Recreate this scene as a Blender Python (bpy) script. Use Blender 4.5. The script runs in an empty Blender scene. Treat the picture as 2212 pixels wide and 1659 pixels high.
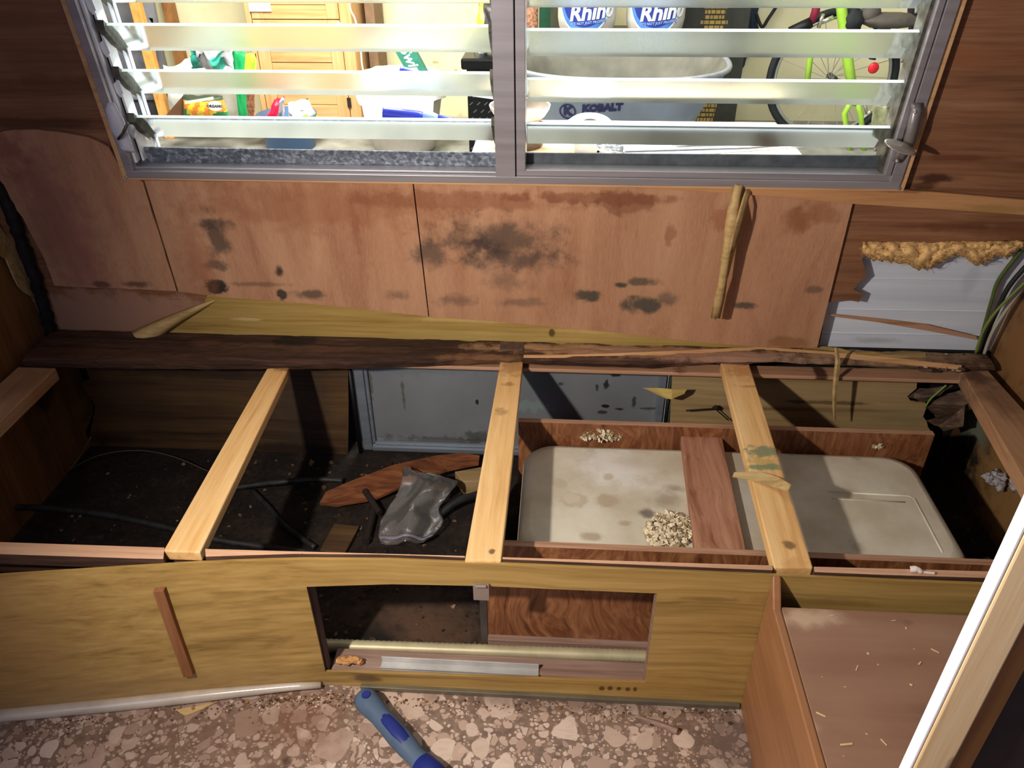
import bpy, math, random
from mathutils import Vector, Matrix, noise as mnoise
RND = random.Random(7)
C = bpy.context.scene.collection
SC = bpy.context.scene

# ---------------------------------------------------------------- camera
PITCH, YAW, ROLL, FPX = math.radians(33.0007), math.radians(-3.757), math.radians(.39), 1700.0
CAM = Vector((0, 0, 1.22))
fw = Vector((math.sin(YAW)*math.cos(PITCH), math.cos(YAW)*math.cos(PITCH), -math.sin(PITCH)))
rt0 = Vector((math.cos(YAW), -math.sin(YAW), 0))
dn0 = fw.cross(rt0)
rt = math.cos(ROLL)*rt0 + math.sin(ROLL)*dn0
dn = -math.sin(ROLL)*rt0 + math.cos(ROLL)*dn0
cam_data = bpy.data.cameras.new('camera')
cam_data.sensor_width = 36
cam_data.lens = 36*FPX/2212
cam_data.clip_start = .02
cam = bpy.data.objects.new('camera', cam_data); C.objects.link(cam)
m = Matrix.Identity(4)
for i in range(3):
    m[i][0] = rt[i]; m[i][1] = -dn[i]; m[i][2] = -fw[i]; m[i][3] = CAM[i]
cam.matrix_world = m
SC.camera = cam

# ---------------------------------------------------------------- light and exposure
SC.view_settings.view_transform = 'Standard'
SC.view_settings.look = 'None'
SC.view_settings.gamma = 1
SC.view_settings.use_curve_mapping = False
SC.view_settings.exposure = 0.0
world = bpy.data.worlds.new('world'); SC.world = world; world.use_nodes = True
bg = world.node_tree.nodes['Background']
bg.inputs[0].default_value = (.78, .80, 1.0, 1); bg.inputs[1].default_value = .30

def lamp(name, kind, loc, target, energy, color, **kw):
    d = bpy.data.lights.new(name, kind); d.energy = energy; d.color = color
    for k, v in kw.items(): setattr(d, k, v)
    o = bpy.data.objects.new(name, d); C.objects.link(o); o.location = loc
    o.rotation_euler = (Vector(target)-Vector(loc)).to_track_quat('-Z', 'Y').to_euler()
    return o
lamp('work_lamp', 'SPOT', (-.6, .22, 1.12), (.36, 1.08, .34), 76, (1, .90, .785), spot_size=math.radians(125), spot_blend=.85, shadow_soft_size=.022)
lamp('garage_lamp', 'AREA', (.2, 3.3, 2.35), (.2, 4.0, -.3), 105, (1, .97, .86), shape='RECTANGLE', size=3.0, size_y=1.2)
lamp('blade_fill_light', 'AREA', (0, 2.9, 1.55), (0, 1.5, .9), 115, (.86, .95, 1), shape='RECTANGLE', size=2.4, size_y=.3)  # unseen light added to whiten the louvre blades
lamp('doorway_daylight', 'AREA', (-1.05, -.55, 1.25), (-.75, .9, .3), 3.6, (.62, .66, 1), shape='RECTANGLE', size=.5, size_y=1.1)
lamp('garage_lamp_by_cabinet', 'AREA', (-1.4, 3.6, 2.3), (-1.1, 4.4, -.2), 150, (1, .97, .87), shape='RECTANGLE', size=1.2, size_y=1.0)

# ---------------------------------------------------------------- pixel rays to points on real planes
def ray(x, y): return rt*(x-1106) + dn*(y-829.5) + fw*FPX
ZB = 1.22-.848272*2/1.9          # top of the bench frame
YW = 1.527                        # back wall at bench height
TL = math.radians(7.05)           # lean of the wall above the bench
YF = .867                         # front of the bench
WN = Vector((0, -math.cos(TL), -math.sin(TL)))
WV = Vector((0, -math.sin(TL), math.cos(TL)))
WA = Vector((0, YW, ZB))
def PZ(x, y, z): d = ray(x, y); return CAM + d*((z-CAM.z)/d.z)
def PY(x, y, Y): d = ray(x, y); return CAM + d*(Y/d.y)
def PX(x, y, X): d = ray(x, y); return CAM + d*(X/d.x)
def PD(x, y, D): return CAM + ray(x, y)*(D/FPX)
def PW(x, y, o=0): d = ray(x, y); return CAM + d*(((WA+WN*o-CAM).dot(WN))/d.dot(WN))
def WU(u, v, o=0): return WA + Vector((u, 0, 0)) + WV*v + WN*o
def UV(x, y): p = PW(x, y); return p.x, (p-WA).dot(WV)

# ---------------------------------------------------------------- mesh builder
ORG = {}
def col(h):
    h = h.lstrip('#'); r = [int(h[i:i+2], 16)/255 for i in (0, 2, 4)]
    return tuple((c/12.92 if c <= .04045 else ((c+.055)/1.055)**2.4) for c in r) + (1,)
class MB:
    def __init__(s): s.v = []; s.f = []; s.m = []
    def add(s, vs, fs, mi=0):
        b = len(s.v); s.v += [Vector(v) for v in vs]
        for f in fs: s.f.append([b+i for i in f]); s.m.append(mi)
        return s
    def box(s, lo, hi, mi=0, rot=None, about=None):
        (x0, y0, z0), (x1, y1, z1) = lo, hi
        vs = [Vector(p) for p in ((x0,y0,z0),(x1,y0,z0),(x1,y1,z0),(x0,y1,z0),(x0,y0,z1),(x1,y0,z1),(x1,y1,z1),(x0,y1,z1))]
        if rot is not None:
            c = Vector(about) if about is not None else (Vector(lo)+Vector(hi))/2
            vs = [c + rot @ (v-c) for v in vs]
        return s.add(vs, [(0,3,2,1),(4,5,6,7),(0,1,5,4),(1,2,6,5),(2,3,7,6),(3,0,4,7)], mi)
    def prism(s, pts, vec, mi=0, side=None):
        pts = [Vector(p) for p in pts]; n = len(pts); vec = Vector(vec)
        nn = Vector((0, 0, 0))
        for i in range(n): nn += pts[i].cross(pts[(i+1) % n])
        if nn.dot(vec) > 0: pts.reverse()
        b = len(s.v); s.v += pts + [p+vec for p in pts]
        s.f.append(list(range(b, b+n))); s.m.append(mi)
        s.f.append(list(range(b+2*n-1, b+n-1, -1))); s.m.append(mi)
        for i in range(n):
            j = (i+1) % n
            s.f.append([b+j, b+i, b+n+i, b+n+j]); s.m.append(mi if side is None else side)
        return s
    def sheet(s, g, th, mi=0, side=None):
        R, K = len(g), len(g[0]); g = [[Vector(p) for p in r] for r in g]
        nrm = []
        for i in range(R):
            row = []
            for j in range(K):
                a = g[min(i+1, R-1)][j]-g[max(i-1, 0)][j]; c = g[i][min(j+1, K-1)]-g[i][max(j-1, 0)]
                n = c.cross(a); row.append(n.normalized() if n.length > 1e-12 else Vector((0, 0, 1)))
            nrm.append(row)
        b = len(s.v); sd = mi if side is None else side
        for i in range(R):
            for j in range(K): s.v.append(g[i][j])
        for i in range(R):
            for j in range(K): s.v.append(g[i][j]+nrm[i][j]*th)
        q = R*K; ix = lambda i, j: b+i*K+j
        for i in range(R-1):
            for j in range(K-1):
                a, c, d, e = ix(i, j), ix(i, j+1), ix(i+1, j+1), ix(i+1, j)
                s.f.append([a, e, d, c]); s.m.append(mi)
                s.f.append([a+q, c+q, d+q, e+q]); s.m.append(mi)
        for j in range(K-1):
            s.f.append([ix(0, j), ix(0, j+1), ix(0, j+1)+q, ix(0, j)+q]); s.m.append(sd)
            s.f.append([ix(R-1, j+1), ix(R-1, j), ix(R-1, j)+q, ix(R-1, j+1)+q]); s.m.append(sd)
        for i in range(R-1):
            s.f.append([ix(i+1, 0), ix(i, 0), ix(i, 0)+q, ix(i+1, 0)+q]); s.m.append(sd)
            s.f.append([ix(i, K-1), ix(i+1, K-1), ix(i+1, K-1)+q, ix(i, K-1)+q]); s.m.append(sd)
        return s
    def tube(s, path, r, n=8, closed=False, mi=0):
        P = [Vector(p) for p in path]; L = len(P); rr = r if isinstance(r, (list, tuple)) else [r]*L
        b = len(s.v); up = None
        for i in range(L):
            t = (P[(i+1) % L]-P[i-1]) if closed else P[min(i+1, L-1)]-P[max(i-1, 0)]
            t.normalize()
            if up is None: up = t.orthogonal().normalized()
            up = (up-t*up.dot(t)); up = up.normalized() if up.length > 1e-6 else t.orthogonal().normalized()
            w = t.cross(up)
            for k in range(n):
                a = 2*math.pi*k/n; s.v.append(P[i]+(up*math.cos(a)+w*math.sin(a))*rr[i])
        for i in range(L if closed else L-1):
            i2 = (i+1) % L
            for k in range(n):
                k2 = (k+1) % n
                s.f.append([b+i*n+k, b+i*n+k2, b+i2*n+k2, b+i2*n+k]); s.m.append(mi)
        if not closed:
            s.f.append([b+k for k in range(n-1, -1, -1)]); s.m.append(mi)
            s.f.append([b+(L-1)*n+k for k in range(n)]); s.m.append(mi)
        return s
    def lathe(s, prof, c, n=32, mi=0, rot=None, sx=1, sy=1, cap=True):
        c = Vector(c); b = len(s.v); K = len(prof)
        for i in range(n):
            a = 2*math.pi*i/n
            for (r, z) in prof:
                p = Vector((r*math.cos(a)*sx, r*math.sin(a)*sy, z))
                if rot is not None: p = rot @ p
                s.v.append(c+p)
        for i in range(n):
            i2 = (i+1) % n
            for k in range(K-1):
                s.f.append([b+i*K+k, b+i2*K+k, b+i2*K+k+1, b+i*K+k+1]); s.m.append(mi)
        if cap and prof[0][0] > 1e-6: s.f.append([b+i*K for i in range(n-1, -1, -1)]); s.m.append(mi)
        if cap and prof[-1][0] > 1e-6: s.f.append([b+i*K+K-1 for i in range(n)]); s.m.append(mi)
        return s
    def blob(s, c, size, seed=0, amp=.3, fr=2.0, nu=14, nv=9, mi=0):
        c = Vector(c); b = len(s.v); o = Vector((seed*3.7, seed*1.3, seed*.7))
        def pt(a, e):
            d = Vector((math.cos(a)*math.cos(e), math.sin(a)*math.cos(e), math.sin(e)))
            k = 1+amp*mnoise.noise(d*fr+o)*1.6+amp*.5*mnoise.noise(d*fr*2.7+o)
            return c+Vector((d.x*size[0]*k, d.y*size[1]*k, d.z*size[2]*k))
        s.v.append(pt(0, -math.pi/2))
        for j in range(1, nv):
            for i in range(nu): s.v.append(pt(2*math.pi*i/nu, -math.pi/2+math.pi*j/nv))
        s.v.append(pt(0, math.pi/2)); top = len(s.v)-1
        for i in range(nu):
            i2 = (i+1) % nu
            s.f.append([b, b+1+i2, b+1+i]); s.m.append(mi)
            for j in range(nv-2):
                q = b+1+j*nu; s.f.append([q+i, q+i2, q+nu+i2, q+nu+i]); s.m.append(mi)
            q = b+1+(nv-2)*nu; s.f.append([q+i, q+i2, top]); s.m.append(mi)
        return s
    def build(s, name, mats, parent=None, smooth=False, bevel=0, seg=2, kind=None):
        me = bpy.data.meshes.new(name)
        if parent is not None: org = ORG[parent]
        else:
            lo = [min(v[i] for v in s.v) for i in range(3)]; hi = [max(v[i] for v in s.v) for i in range(3)]
            org = Vector(((lo[0]+hi[0])/2, (lo[1]+hi[1])/2, lo[2]))
        me.from_pydata([tuple(v-org) for v in s.v], [], s.f)
        if not isinstance(mats, (list, tuple)): mats = [mats]
        for mt in mats: me.materials.append(mt)
        me.polygons.foreach_set('material_index', s.m)
        if smooth: me.polygons.foreach_set('use_smooth', [True]*len(s.f))
        me.update(); me.validate()
        o = bpy.data.objects.new(name, me); C.objects.link(o)
        if parent is not None: o.parent = parent
        else: o.location = org
        ORG[o] = org
        if bevel:
            bv = o.modifiers.new('edge', 'BEVEL'); bv.width = bevel; bv.segments = seg; bv.limit_method = 'ANGLE'; bv.angle_limit = math.radians(40)
        if kind: o['kind'] = kind
        return o
def tag(o, label=None, cat=None, group=None, kind=None):
    if label: o['label'] = label
    if cat: o['category'] = cat
    if group: o['group'] = group
    if kind: o['kind'] = kind
    return o
def thing(name, loc, label=None, cat=None, group=None, kind=None):
    o = bpy.data.objects.new(name, None); C.objects.link(o); o.location = loc; o.empty_display_size = .05
    ORG[o] = Vector(loc)
    return tag(o, label, cat, group, kind)
def copy_tree(o, parent=None):
    c = o.copy(); C.objects.link(c)
    if parent is not None: c.parent = parent
    for ch in list(o.children): copy_tree(ch, c)
    return c
def ragged(pts, amp, step, seed=0):
    out = []; pts = [Vector(p) for p in pts]
    for i in range(len(pts)-1):
        a, b = pts[i], pts[i+1]; L = (b-a).length; n = max(1, int(L/step))
        for k in range(n):
            p = a.lerp(b, k/n)
            if 0 < i*100+k:
                p = p + Vector((mnoise.noise(Vector((i*5.1+k*1.7, seed, .3))), 0, mnoise.noise(Vector((i*3.3+k*2.1, seed, 7.3)))))*amp
            out.append(p)
    out.append(pts[-1]); return out
def smooth_path(pts, n=6):
    P = [Vector(p) for p in pts]; out = []
    for i in range(len(P)-1):
        p0, p1, p2, p3 = P[max(i-1, 0)], P[i], P[i+1], P[min(i+2, len(P)-1)]
        for k in range(n):
            t = k/n
            out.append(.5*((2*p1)+(p2-p0)*t+(2*p0-5*p1+4*p2-p3)*t*t+(3*p1-p0-3*p2+p3)*t**3))
    out.append(P[-1]); return out
def interp(tab, x):
    if x <= tab[0][0]: return tab[0][1]
    for (a, b), (c, d) in zip(tab, tab[1:]):
        if x <= c: return b+(d-b)*(x-a)/(c-a)
    return tab[-1][1]
def text_mesh(s, body, size, fn, mi=0, extrude=.002, bold=0.0, shear=0.0, align='CENTER', res=2):
    """lettering as solid glyphs appended to builder s; fn maps (x, y, z) of the flat text to world"""
    cu = bpy.data.curves.new('lettering', 'FONT'); cu.body = body; cu.size = size; cu.extrude = extrude
    cu.offset = bold; cu.shear = shear; cu.align_x = align; cu.align_y = 'CENTER'; cu.resolution_u = res
    t = bpy.data.objects.new('lettering', cu); C.objects.link(t)
    dg = bpy.context.evaluated_depsgraph_get(); dg.update()
    me = bpy.data.meshes.new_from_object(t.evaluated_get(dg))
    s.add([fn(v.co.x, v.co.y, v.co.z) for v in me.vertices], [list(p.vertices) for p in me.polygons], mi)
    bpy.data.objects.remove(t); bpy.data.meshes.remove(me); bpy.data.curves.remove(cu)

# ---------------------------------------------------------------- materials
class NT:
    def __init__(s, name):
        s.m = bpy.data.materials.new(name); s.m.use_nodes = True; s.t = s.m.node_tree; s.n = s.t.nodes; s.n.clear()
        s.out = s.n.new('ShaderNodeOutputMaterial'); s.pos = None
    def link(s, a, b): s.t.links.new(a, b)
    def node(s, typ, ins=None, **kw):
        n = s.n.new(typ)
        for k, v in kw.items(): setattr(n, k, v)
        for k, v in (ins or {}).items():
            if hasattr(v, 'is_output'): s.link(v, n.inputs[k])
            else: n.inputs[k].default_value = v
        return n
    def P(s):
        if s.pos is None: s.pos = s.node('ShaderNodeNewGeometry').outputs['Position']
        return s.pos
    def vec(s, scale, off=(0, 0, 0), rot=(0, 0, 0), src=None):
        return s.node('ShaderNodeMapping', {'Vector': src or s.P(), 'Scale': scale, 'Location': off, 'Rotation': rot}).outputs[0]
    def noise(s, v, scale, detail=4, rough=.55, dist=0):
        return s.node('ShaderNodeTexNoise', {'Vector': v, 'Scale': scale, 'Detail': detail, 'Roughness': rough, 'Distortion': dist}).outputs[0]
    def ramp(s, f, stops):
        n = s.node('ShaderNodeValToRGB', {'Fac': f}); e = n.color_ramp.elements
        while len(e) < len(stops): e.new(.5)
        for el, (p, c) in zip(e, stops): el.position = p; el.color = c if not isinstance(c, str) else col(c)
        return n.outputs[0]
    def math(s, op, a, b=0.0, c=None, clamp=False):
        n = s.node('ShaderNodeMath', operation=op, use_clamp=clamp)
        for i, v in enumerate((a, b, c)):
            if v is None: continue
            if hasattr(v, 'is_output'): s.link(v, n.inputs[i])
            else: n.inputs[i].default_value = v
        return n.outputs[0]
    def mix(s, f, a, b, blend='MIX'):
        n = s.node('ShaderNodeMix', data_type='RGBA', blend_type=blend)
        for i, v in ((0, f), (6, a), (7, b)):
            if hasattr(v, 'is_output'): s.link(v, n.inputs[i])
            else: n.inputs[i].default_value = col(v) if isinstance(v, str) else v
        return n.outputs[2]
    def mr(s, v, a, b, c=0., d=1., smooth=True):
        return s.node('ShaderNodeMapRange', {0: v, 1: a, 2: b, 3: c, 4: d}, interpolation_type='SMOOTHSTEP' if smooth else 'LINEAR').outputs[0]
    def blobs(s, base, bl, nscale=22, namp=.9):
        """stains and marks: soft noisy ellipsoids at fixed places, (centre, radii, colour, strength[, softness])"""
        nz = s.noise(s.P(), nscale, 5, .62); nb = s.math('SUBTRACT', nz, .5)
        c = base
        for b in bl:
            ctr, rad, colr, st = b[:4]; soft = b[4] if len(b) > 4 else .5
            d = s.node('ShaderNodeVectorMath', {0: s.P(), 1: tuple(ctr)}, operation='SUBTRACT').outputs[0]
            d = s.node('ShaderNodeVectorMath', {0: d, 1: tuple(rad)}, operation='DIVIDE').outputs[0]
            L = s.node('ShaderNodeVectorMath', {0: d}, operation='LENGTH').outputs['Value']
            L = s.math('MULTIPLY_ADD', nb, namp*2, L)
            f = s.mr(L, 1-soft, 1+soft*.3, st, 0.)
            c = s.mix(f, c, colr)
        return c
    def bsdf(s, c, rough=.7, metal=0., bump=None, bstr=.3, bdist=.002, spec=.35, **kw):
        ins = {'Roughness': rough, 'Metallic': metal, 'Specular IOR Level': spec}
        ins.update(kw)
        n = s.node('ShaderNodeBsdfPrincipled', ins)
        if hasattr(c, 'is_output'): s.link(c, n.inputs['Base Color'])
        else: n.inputs['Base Color'].default_value = col(c) if isinstance(c, str) else c
        if bump is not None:
            bn = s.node('ShaderNodeBump', {'Height': bump, 'Strength': bstr, 'Distance': bdist}); s.link(bn.outputs[0], n.inputs['Normal'])
        s.link(n.outputs[0], s.out.inputs[0]); return s.m

def plain(name, c, rough=.6, metal=0., var=.12, scale=18, spec=.35, **kw):
    t = NT(name); nz = t.noise(t.P(), scale, 4)
    cc = col(c) if isinstance(c, str) else c
    dark = tuple(x*(1-var*1.6) for x in cc[:3])+(1,); light = tuple(min(1, x*(1+var)) for x in cc[:3])+(1,)
    return t.bsdf(t.ramp(nz, [(.3, dark), (.7, light)]), rough, metal, bump=nz, bstr=.08, spec=spec, **kw)
def wood(name, dark, mid, light, grain='x', along=1.6, across=34, fine=170, dist=.6, rough=.62, blobs=(), nscale=22, namp=.9, tone=.35, figure=0, bstr=.25, spec=.3, fw=.45):
    t = NT(name)
    sc = [across]*3; sc['xyz'.index(grain)] = along
    p = t.P()
    warp = t.noise(p, 3.0, 3); wv = t.node('ShaderNodeVectorMath', {0: p, 1: t.node('ShaderNodeTexNoise', {'Vector': p, 'Scale': 4.0, 'Detail': 2.0}).outputs[1]}, operation='MULTIPLY_ADD')
    wv.inputs[1].default_value = (1, 1, 1); t.link(p, wv.inputs[0])
    mulv = t.node('ShaderNodeVectorMath', {0: t.node('ShaderNodeTexNoise', {'Vector': p, 'Scale': 5.0, 'Detail': 2.0}).outputs[1], 3: .012+figure}, operation='SCALE').outputs[0]
    t.n.remove(wv)
    pv = t.node('ShaderNodeVectorMath', {0: p, 1: mulv}, operation='ADD').outputs[0]
    n1 = t.noise(t.vec(sc, src=pv), 1.0, 5, .6, dist)
    sf = [fine]*3; sf['xyz'.index(grain)] = fine*.035
    n2 = t.noise(t.vec(sf, src=pv), 1.0, 3, .6)
    f = t.math('MULTIPLY_ADD', n2, fw, t.math('MULTIPLY', n1, 1.13-fw))
    c = t.ramp(f, [(.36, dark), (.54, mid), (.74, light)])
    low = t.noise(p, 2.6, 3)
    c = t.mix(t.mr(low, .3, .7, 0, tone), c, dark)
    if blobs: c = t.blobs(c, blobs, nscale, namp)
    return t.bsdf(c, rough, 0, bump=f, bstr=bstr, bdist=.0015, spec=spec)
# ---------------------------------------------------------------- trailer materials
def SB(px, py, rx, ry, c, st=.7, soft=.5, o=0):
    """stain on the leaning wall from its place and half extents in photo pixels"""
    p = PW(px, py, o); return (p, (abs((PW(px+rx, py, o)-p).x)+1e-4, .3, abs((PW(px, py+ry, o)-p).z)+1e-4), c, st, soft)
def ZBL(px, py, rx, ry, c, st=.7, soft=.5, z=ZB):
    p = PZ(px, py, z); return (p, (abs((PZ(px+rx, py, z)-p).x)+1e-4, abs((PZ(px, py+ry, z)-p).y)+1e-4, .3), c, st, soft)
mold = '#3d3530'; green = '#2f3a33'; rot_c = '#231814'
PLY = ('#9a6a4f', '#b18363', '#c09473')
m_ply = wood('stained_plywood', *PLY, grain='z', along=1.4, across=15, fine=420, fw=.36, tone=.25, rough=.66, nscale=30, namp=1.1, bstr=.12, blobs=[
    SB(700, 440, 330, 60, '#8e5334', .45, .6), SB(1000, 430, 300, 22, '#7d452b', .5, .5), SB(1280, 425, 200, 14, '#774027', .55, .4), SB(1340, 432, 70, 26, '#6d3a24', .5, .3),
    SB(1080, 520, 150, 52, mold, .75, .8), SB(930, 545, 60, 30, '#453a35', .7, .7), SB(1120, 560, 130, 26, '#4a3c36', .65, .8), SB(1040, 525, 45, 22, '#35292a', .7, .7),
    SB(1090, 600, 60, 22, '#5a463d', .5, .8), SB(985, 645, 60, 14, '#51423b', .55, .7), SB(1130, 650, 60, 12, '#51423b', .5, .7), SB(860, 635, 30, 12, '#51423b', .5, .7),
    SB(1268, 635, 30, 14, green, .85, .6), SB(1340, 612, 18, 8, green, .9, .5), SB(1390, 655, 50, 22, '#2f3a35', .85, .6), SB(1385, 605, 40, 10, '#3a4038', .75, .6), SB(1440, 640, 30, 16, '#4a4640', .6, .7),
    SB(1605, 656, 30, 9, '#343a38', .8, .5), SB(1755, 620, 22, 10, '#4a403a', .6, .6), SB(470, 510, 26, 50, '#3a3431', .75, .7), SB(462, 480, 44, 12, '#40352f', .6, .7), SB(470, 570, 28, 12, '#3a3633', .65, .6),
    SB(472, 616, 30, 18, '#1f2422', .95, .35), SB(606, 582, 12, 16, '#23211f', .9, .6), SB(612, 633, 11, 14, '#262a28', .9, .4), SB(672, 632, 40, 12, '#3a3630', .75, .6), SB(560, 610, 80, 6, '#4a3d33', .5, .7),
    SB(220, 610, 22, 8, '#3c2f30', .8, .5), SB(300, 610, 34, 8, '#40322f', .7, .6), SB(1560, 470, 24, 30, '#8a4a30', .5, .6), SB(1720, 470, 40, 40, '#7d4526', .6, .7), SB(1760, 455, 60, 30, '#85502c', .5, .6),
    SB(1700, 735, 50, 14, '#7d5228', .6, .6), SB(430, 560, 40, 90, '#93583b', .5, .8), SB(1445, 505, 14, 26, '#7f4028', .5, .5), SB(770, 490, 12, 80, '#84492f', .4, .7),
    SB(130, 470, 90, 200, '#8a5550', .5, .8), SB(20, 320, 60, 60, '#7a3f39', .5, .8)])
m_panel_old = wood('old_brown_panelling', '#60402c', '#855a3f', '#9b7152', grain='x', along=1.5, across=36, fine=150, tone=.5, nscale=20, blobs=[
    SB(2020, 385, 60, 12, '#32170f', .85, .6), SB(1990, 400, 40, 10, '#3a1c10', .7, .6), SB(2080, 340, 110, 8, '#5a2c18', .6, .7), SB(1960, 310, 60, 6, '#5d3018', .6, .7),
    SB(250, 690, 240, 60, '#a37c66', .9, .3), SB(2190, 500, 140, 20, '#56301c', .5, .7), SB(2050, 490, 120, 8, '#5a2f1d', .6, .7), SB(2100, 120, 140, 30, '#8a5330', .4, .8),
    SB(60, 265, 200, 12, '#4a2b18', .7, .6), SB(150, 180, 160, 20, '#4d3018', .5, .8), SB(80, 140, 120, 60, '#6d4a28', .4, .8)])
m_yellow = wood('yellow_woodgrain_laminate', '#78602f', '#a08346', '#b59a5c', grain='x', along=1.3, across=40, fine=120, tone=.2, rough=.42, nscale=24, bstr=.08, spec=.4, blobs=[
    SB(540, 688, 40, 4, '#c5ab78', .8, .5), SB(350, 735, 90, 18, '#4c3719', .6, .6), SB(700, 740, 160, 12, '#57431d', .6, .6), SB(1000, 690, 120, 6, '#c9ab6b', .6, .7), SB(1300, 715, 120, 5, '#c9ab6b', .6, .7),
    SB(1192, 718, 7, 9, '#3c2a14', .8, .5)])
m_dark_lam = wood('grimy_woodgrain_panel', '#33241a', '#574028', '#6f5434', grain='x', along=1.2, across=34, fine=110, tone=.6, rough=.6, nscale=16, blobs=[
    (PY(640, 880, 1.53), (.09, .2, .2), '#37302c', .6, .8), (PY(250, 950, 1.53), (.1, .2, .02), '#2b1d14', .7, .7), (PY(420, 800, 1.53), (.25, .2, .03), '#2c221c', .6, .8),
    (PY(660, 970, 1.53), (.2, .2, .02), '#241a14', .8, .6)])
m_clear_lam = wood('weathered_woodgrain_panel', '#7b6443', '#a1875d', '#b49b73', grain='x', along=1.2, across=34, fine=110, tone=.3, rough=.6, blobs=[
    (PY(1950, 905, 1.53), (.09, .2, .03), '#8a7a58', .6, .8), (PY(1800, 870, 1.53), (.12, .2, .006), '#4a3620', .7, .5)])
m_pine = wood('fresh_pine', '#c08a4e', '#dfb276', '#edca94', grain='y', along=1.6, across=18, fine=120, tone=.12, rough=.5, nscale=55, namp=1.3, bstr=.1, blobs=[
    ZBL(1650, 975, 40, 13, '#5d7a60', .8, .4), ZBL(1650, 1000, 44, 12, '#a99350', .6, .5), ZBL(1655, 1008, 42, 8, '#5f7d62', .75, .5), ZBL(1612, 800, 60, 22, '#ab7442', .6, .7), ZBL(1705, 1178, 16, 11, '#5f4526', .8, .6),
    ZBL(1106, 790, 40, 26, '#9a6a3a', .6, .7), ZBL(1082, 890, 18, 9, '#8a5f30', .5, .5), ZBL(1062, 1192, 8, 6, '#5a3c1e', .85, .4), ZBL(1098, 830, 14, 5, '#8a5c30', .6, .5), ZBL(614, 792, 40, 12, '#6a452a', .7, .6),
    ZBL(1640, 835, 44, 4, '#8f6032', .5, .5), ZBL(1715, 1222, 40, 20, '#c08c50', .5, .7)])
m_pine_rail = wood('aged_pine', '#9a7050', '#b88d68', '#c8a27e', grain='y', along=1.6, across=24, fine=120, tone=.35, rough=.6, blobs=[
    ZBL(2150, 850, 60, 60, '#5e4638', .6, .8), ZBL(2110, 810, 50, 30, '#43302a', .75, .8), ZBL(60, 830, 50, 40, '#8a5f3c', .5, .8)])
m_pine_x = wood('pinkish_pine', '#ab7e62', '#c79c7e', '#d6ae90', grain='x', along=1.5, across=26, fine=130, tone=.2, rough=.6, blobs=[
    ZBL(650, 1203, 4, 8, '#2a1c14', .9, .3), ZBL(400, 1200, 40, 8, '#8f5433', .6, .5)])
m_stud = wood('knotty_stud', '#93684d', '#b5896a', '#c49a7c', grain='x', along=1.5, across=30, fine=120, tone=.3, nscale=30, blobs=[
    (PY(1473, 795, 1.47), (.018, .1, .014), '#5c301c', .85, .5), (PY(1775, 812, 1.47), (.016, .1, .014), '#3f1f16', .9, .5), (PY(1880, 800, 1.47), (.14, .1, .006), '#5a3a30', .7, .6), (PY(1750, 790, 1.47), (.1, .1, .006), '#6a4a3c', .7, .6)])
m_rot_shade = wood('rotten_and_shade_wood', '#241812', '#4a3226', '#6b4c38', grain='x', along=3.5, across=75, fine=260, tone=.6, rough=.85, bstr=1.0, nscale=30, blobs=[
    ZBL(1300, 770, 300, 14, '#a9835f', .85, .5), ZBL(1500, 778, 300, 14, '#a07c66', .8, .5), ZBL(1900, 780, 250, 22, '#967a5c', .75, .6), ZBL(1050, 785, 120, 8, '#7f5a3c', .7, .6), ZBL(450, 755, 60, 7, '#5c3a2c', .8, .6), ZBL(640, 750, 50, 14, '#171310', .8, .6), ZBL(220, 780, 260, 7, '#5a3a2c', .6, .6)])
m_redply = wood('red_fir_plywood', '#4c2a18', '#7f4e30', '#a4734c', grain='z', along=5, across=48, fine=130, figure=.12, dist=1.2, tone=.3, rough=.45, spec=.45, nscale=20)
m_redply_x = wood('plywood_edge', '#86604c', '#aa8268', '#bd987e', grain='x', along=2, across=60, fine=160, tone=.2, rough=.7)
m_hold = wood('weathered_fir_board', '#7d5038', '#a3735a', '#b78a6e', grain='y', along=3, across=60, fine=150, figure=.05, dist=.9, tone=.15, rough=.7)
m_sill = wood('pinkish_sill', '#685046', '#8a6e60', '#a38a7c', grain='x', along=2, across=40, fine=140, tone=.3)
m_cab_side = wood('orange_varnished_ply', '#7e5535', '#956643', '#a37551', grain='y', along=1.5, across=14, fine=60, tone=.15, rough=.4, bstr=.05, spec=.4)
m_cab_top = wood('brown_hardboard', '#7c5a49', '#8f6b57', '#9c7964', grain='x', along=3, across=9, fine=30, tone=.2, rough=.6, bstr=.05, nscale=30, blobs=[
    ZBL(1740, 1335, 70, 26, "#c9ac92", .75, .8, .2865), ZBL(1780, 1335, 60, 18, '#b59882', .6, .8, .2865), ZBL(1960, 1345, 14, 8, '#7a5848', .6, .6, .2865), ZBL(1760, 1570, 20, 18, '#b08a72', .5, .8, .2865)])  # first two blobs paint a whitish haze into the top
m_tank = NT('milky_plastic')
tk = m_tank; base = tk.ramp(tk.noise(tk.P(), 9, 4), [(.35, col('#bbb09a')), (.6, col('#d0c9b8')), (.8, col('#d9d3c6'))])
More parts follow.
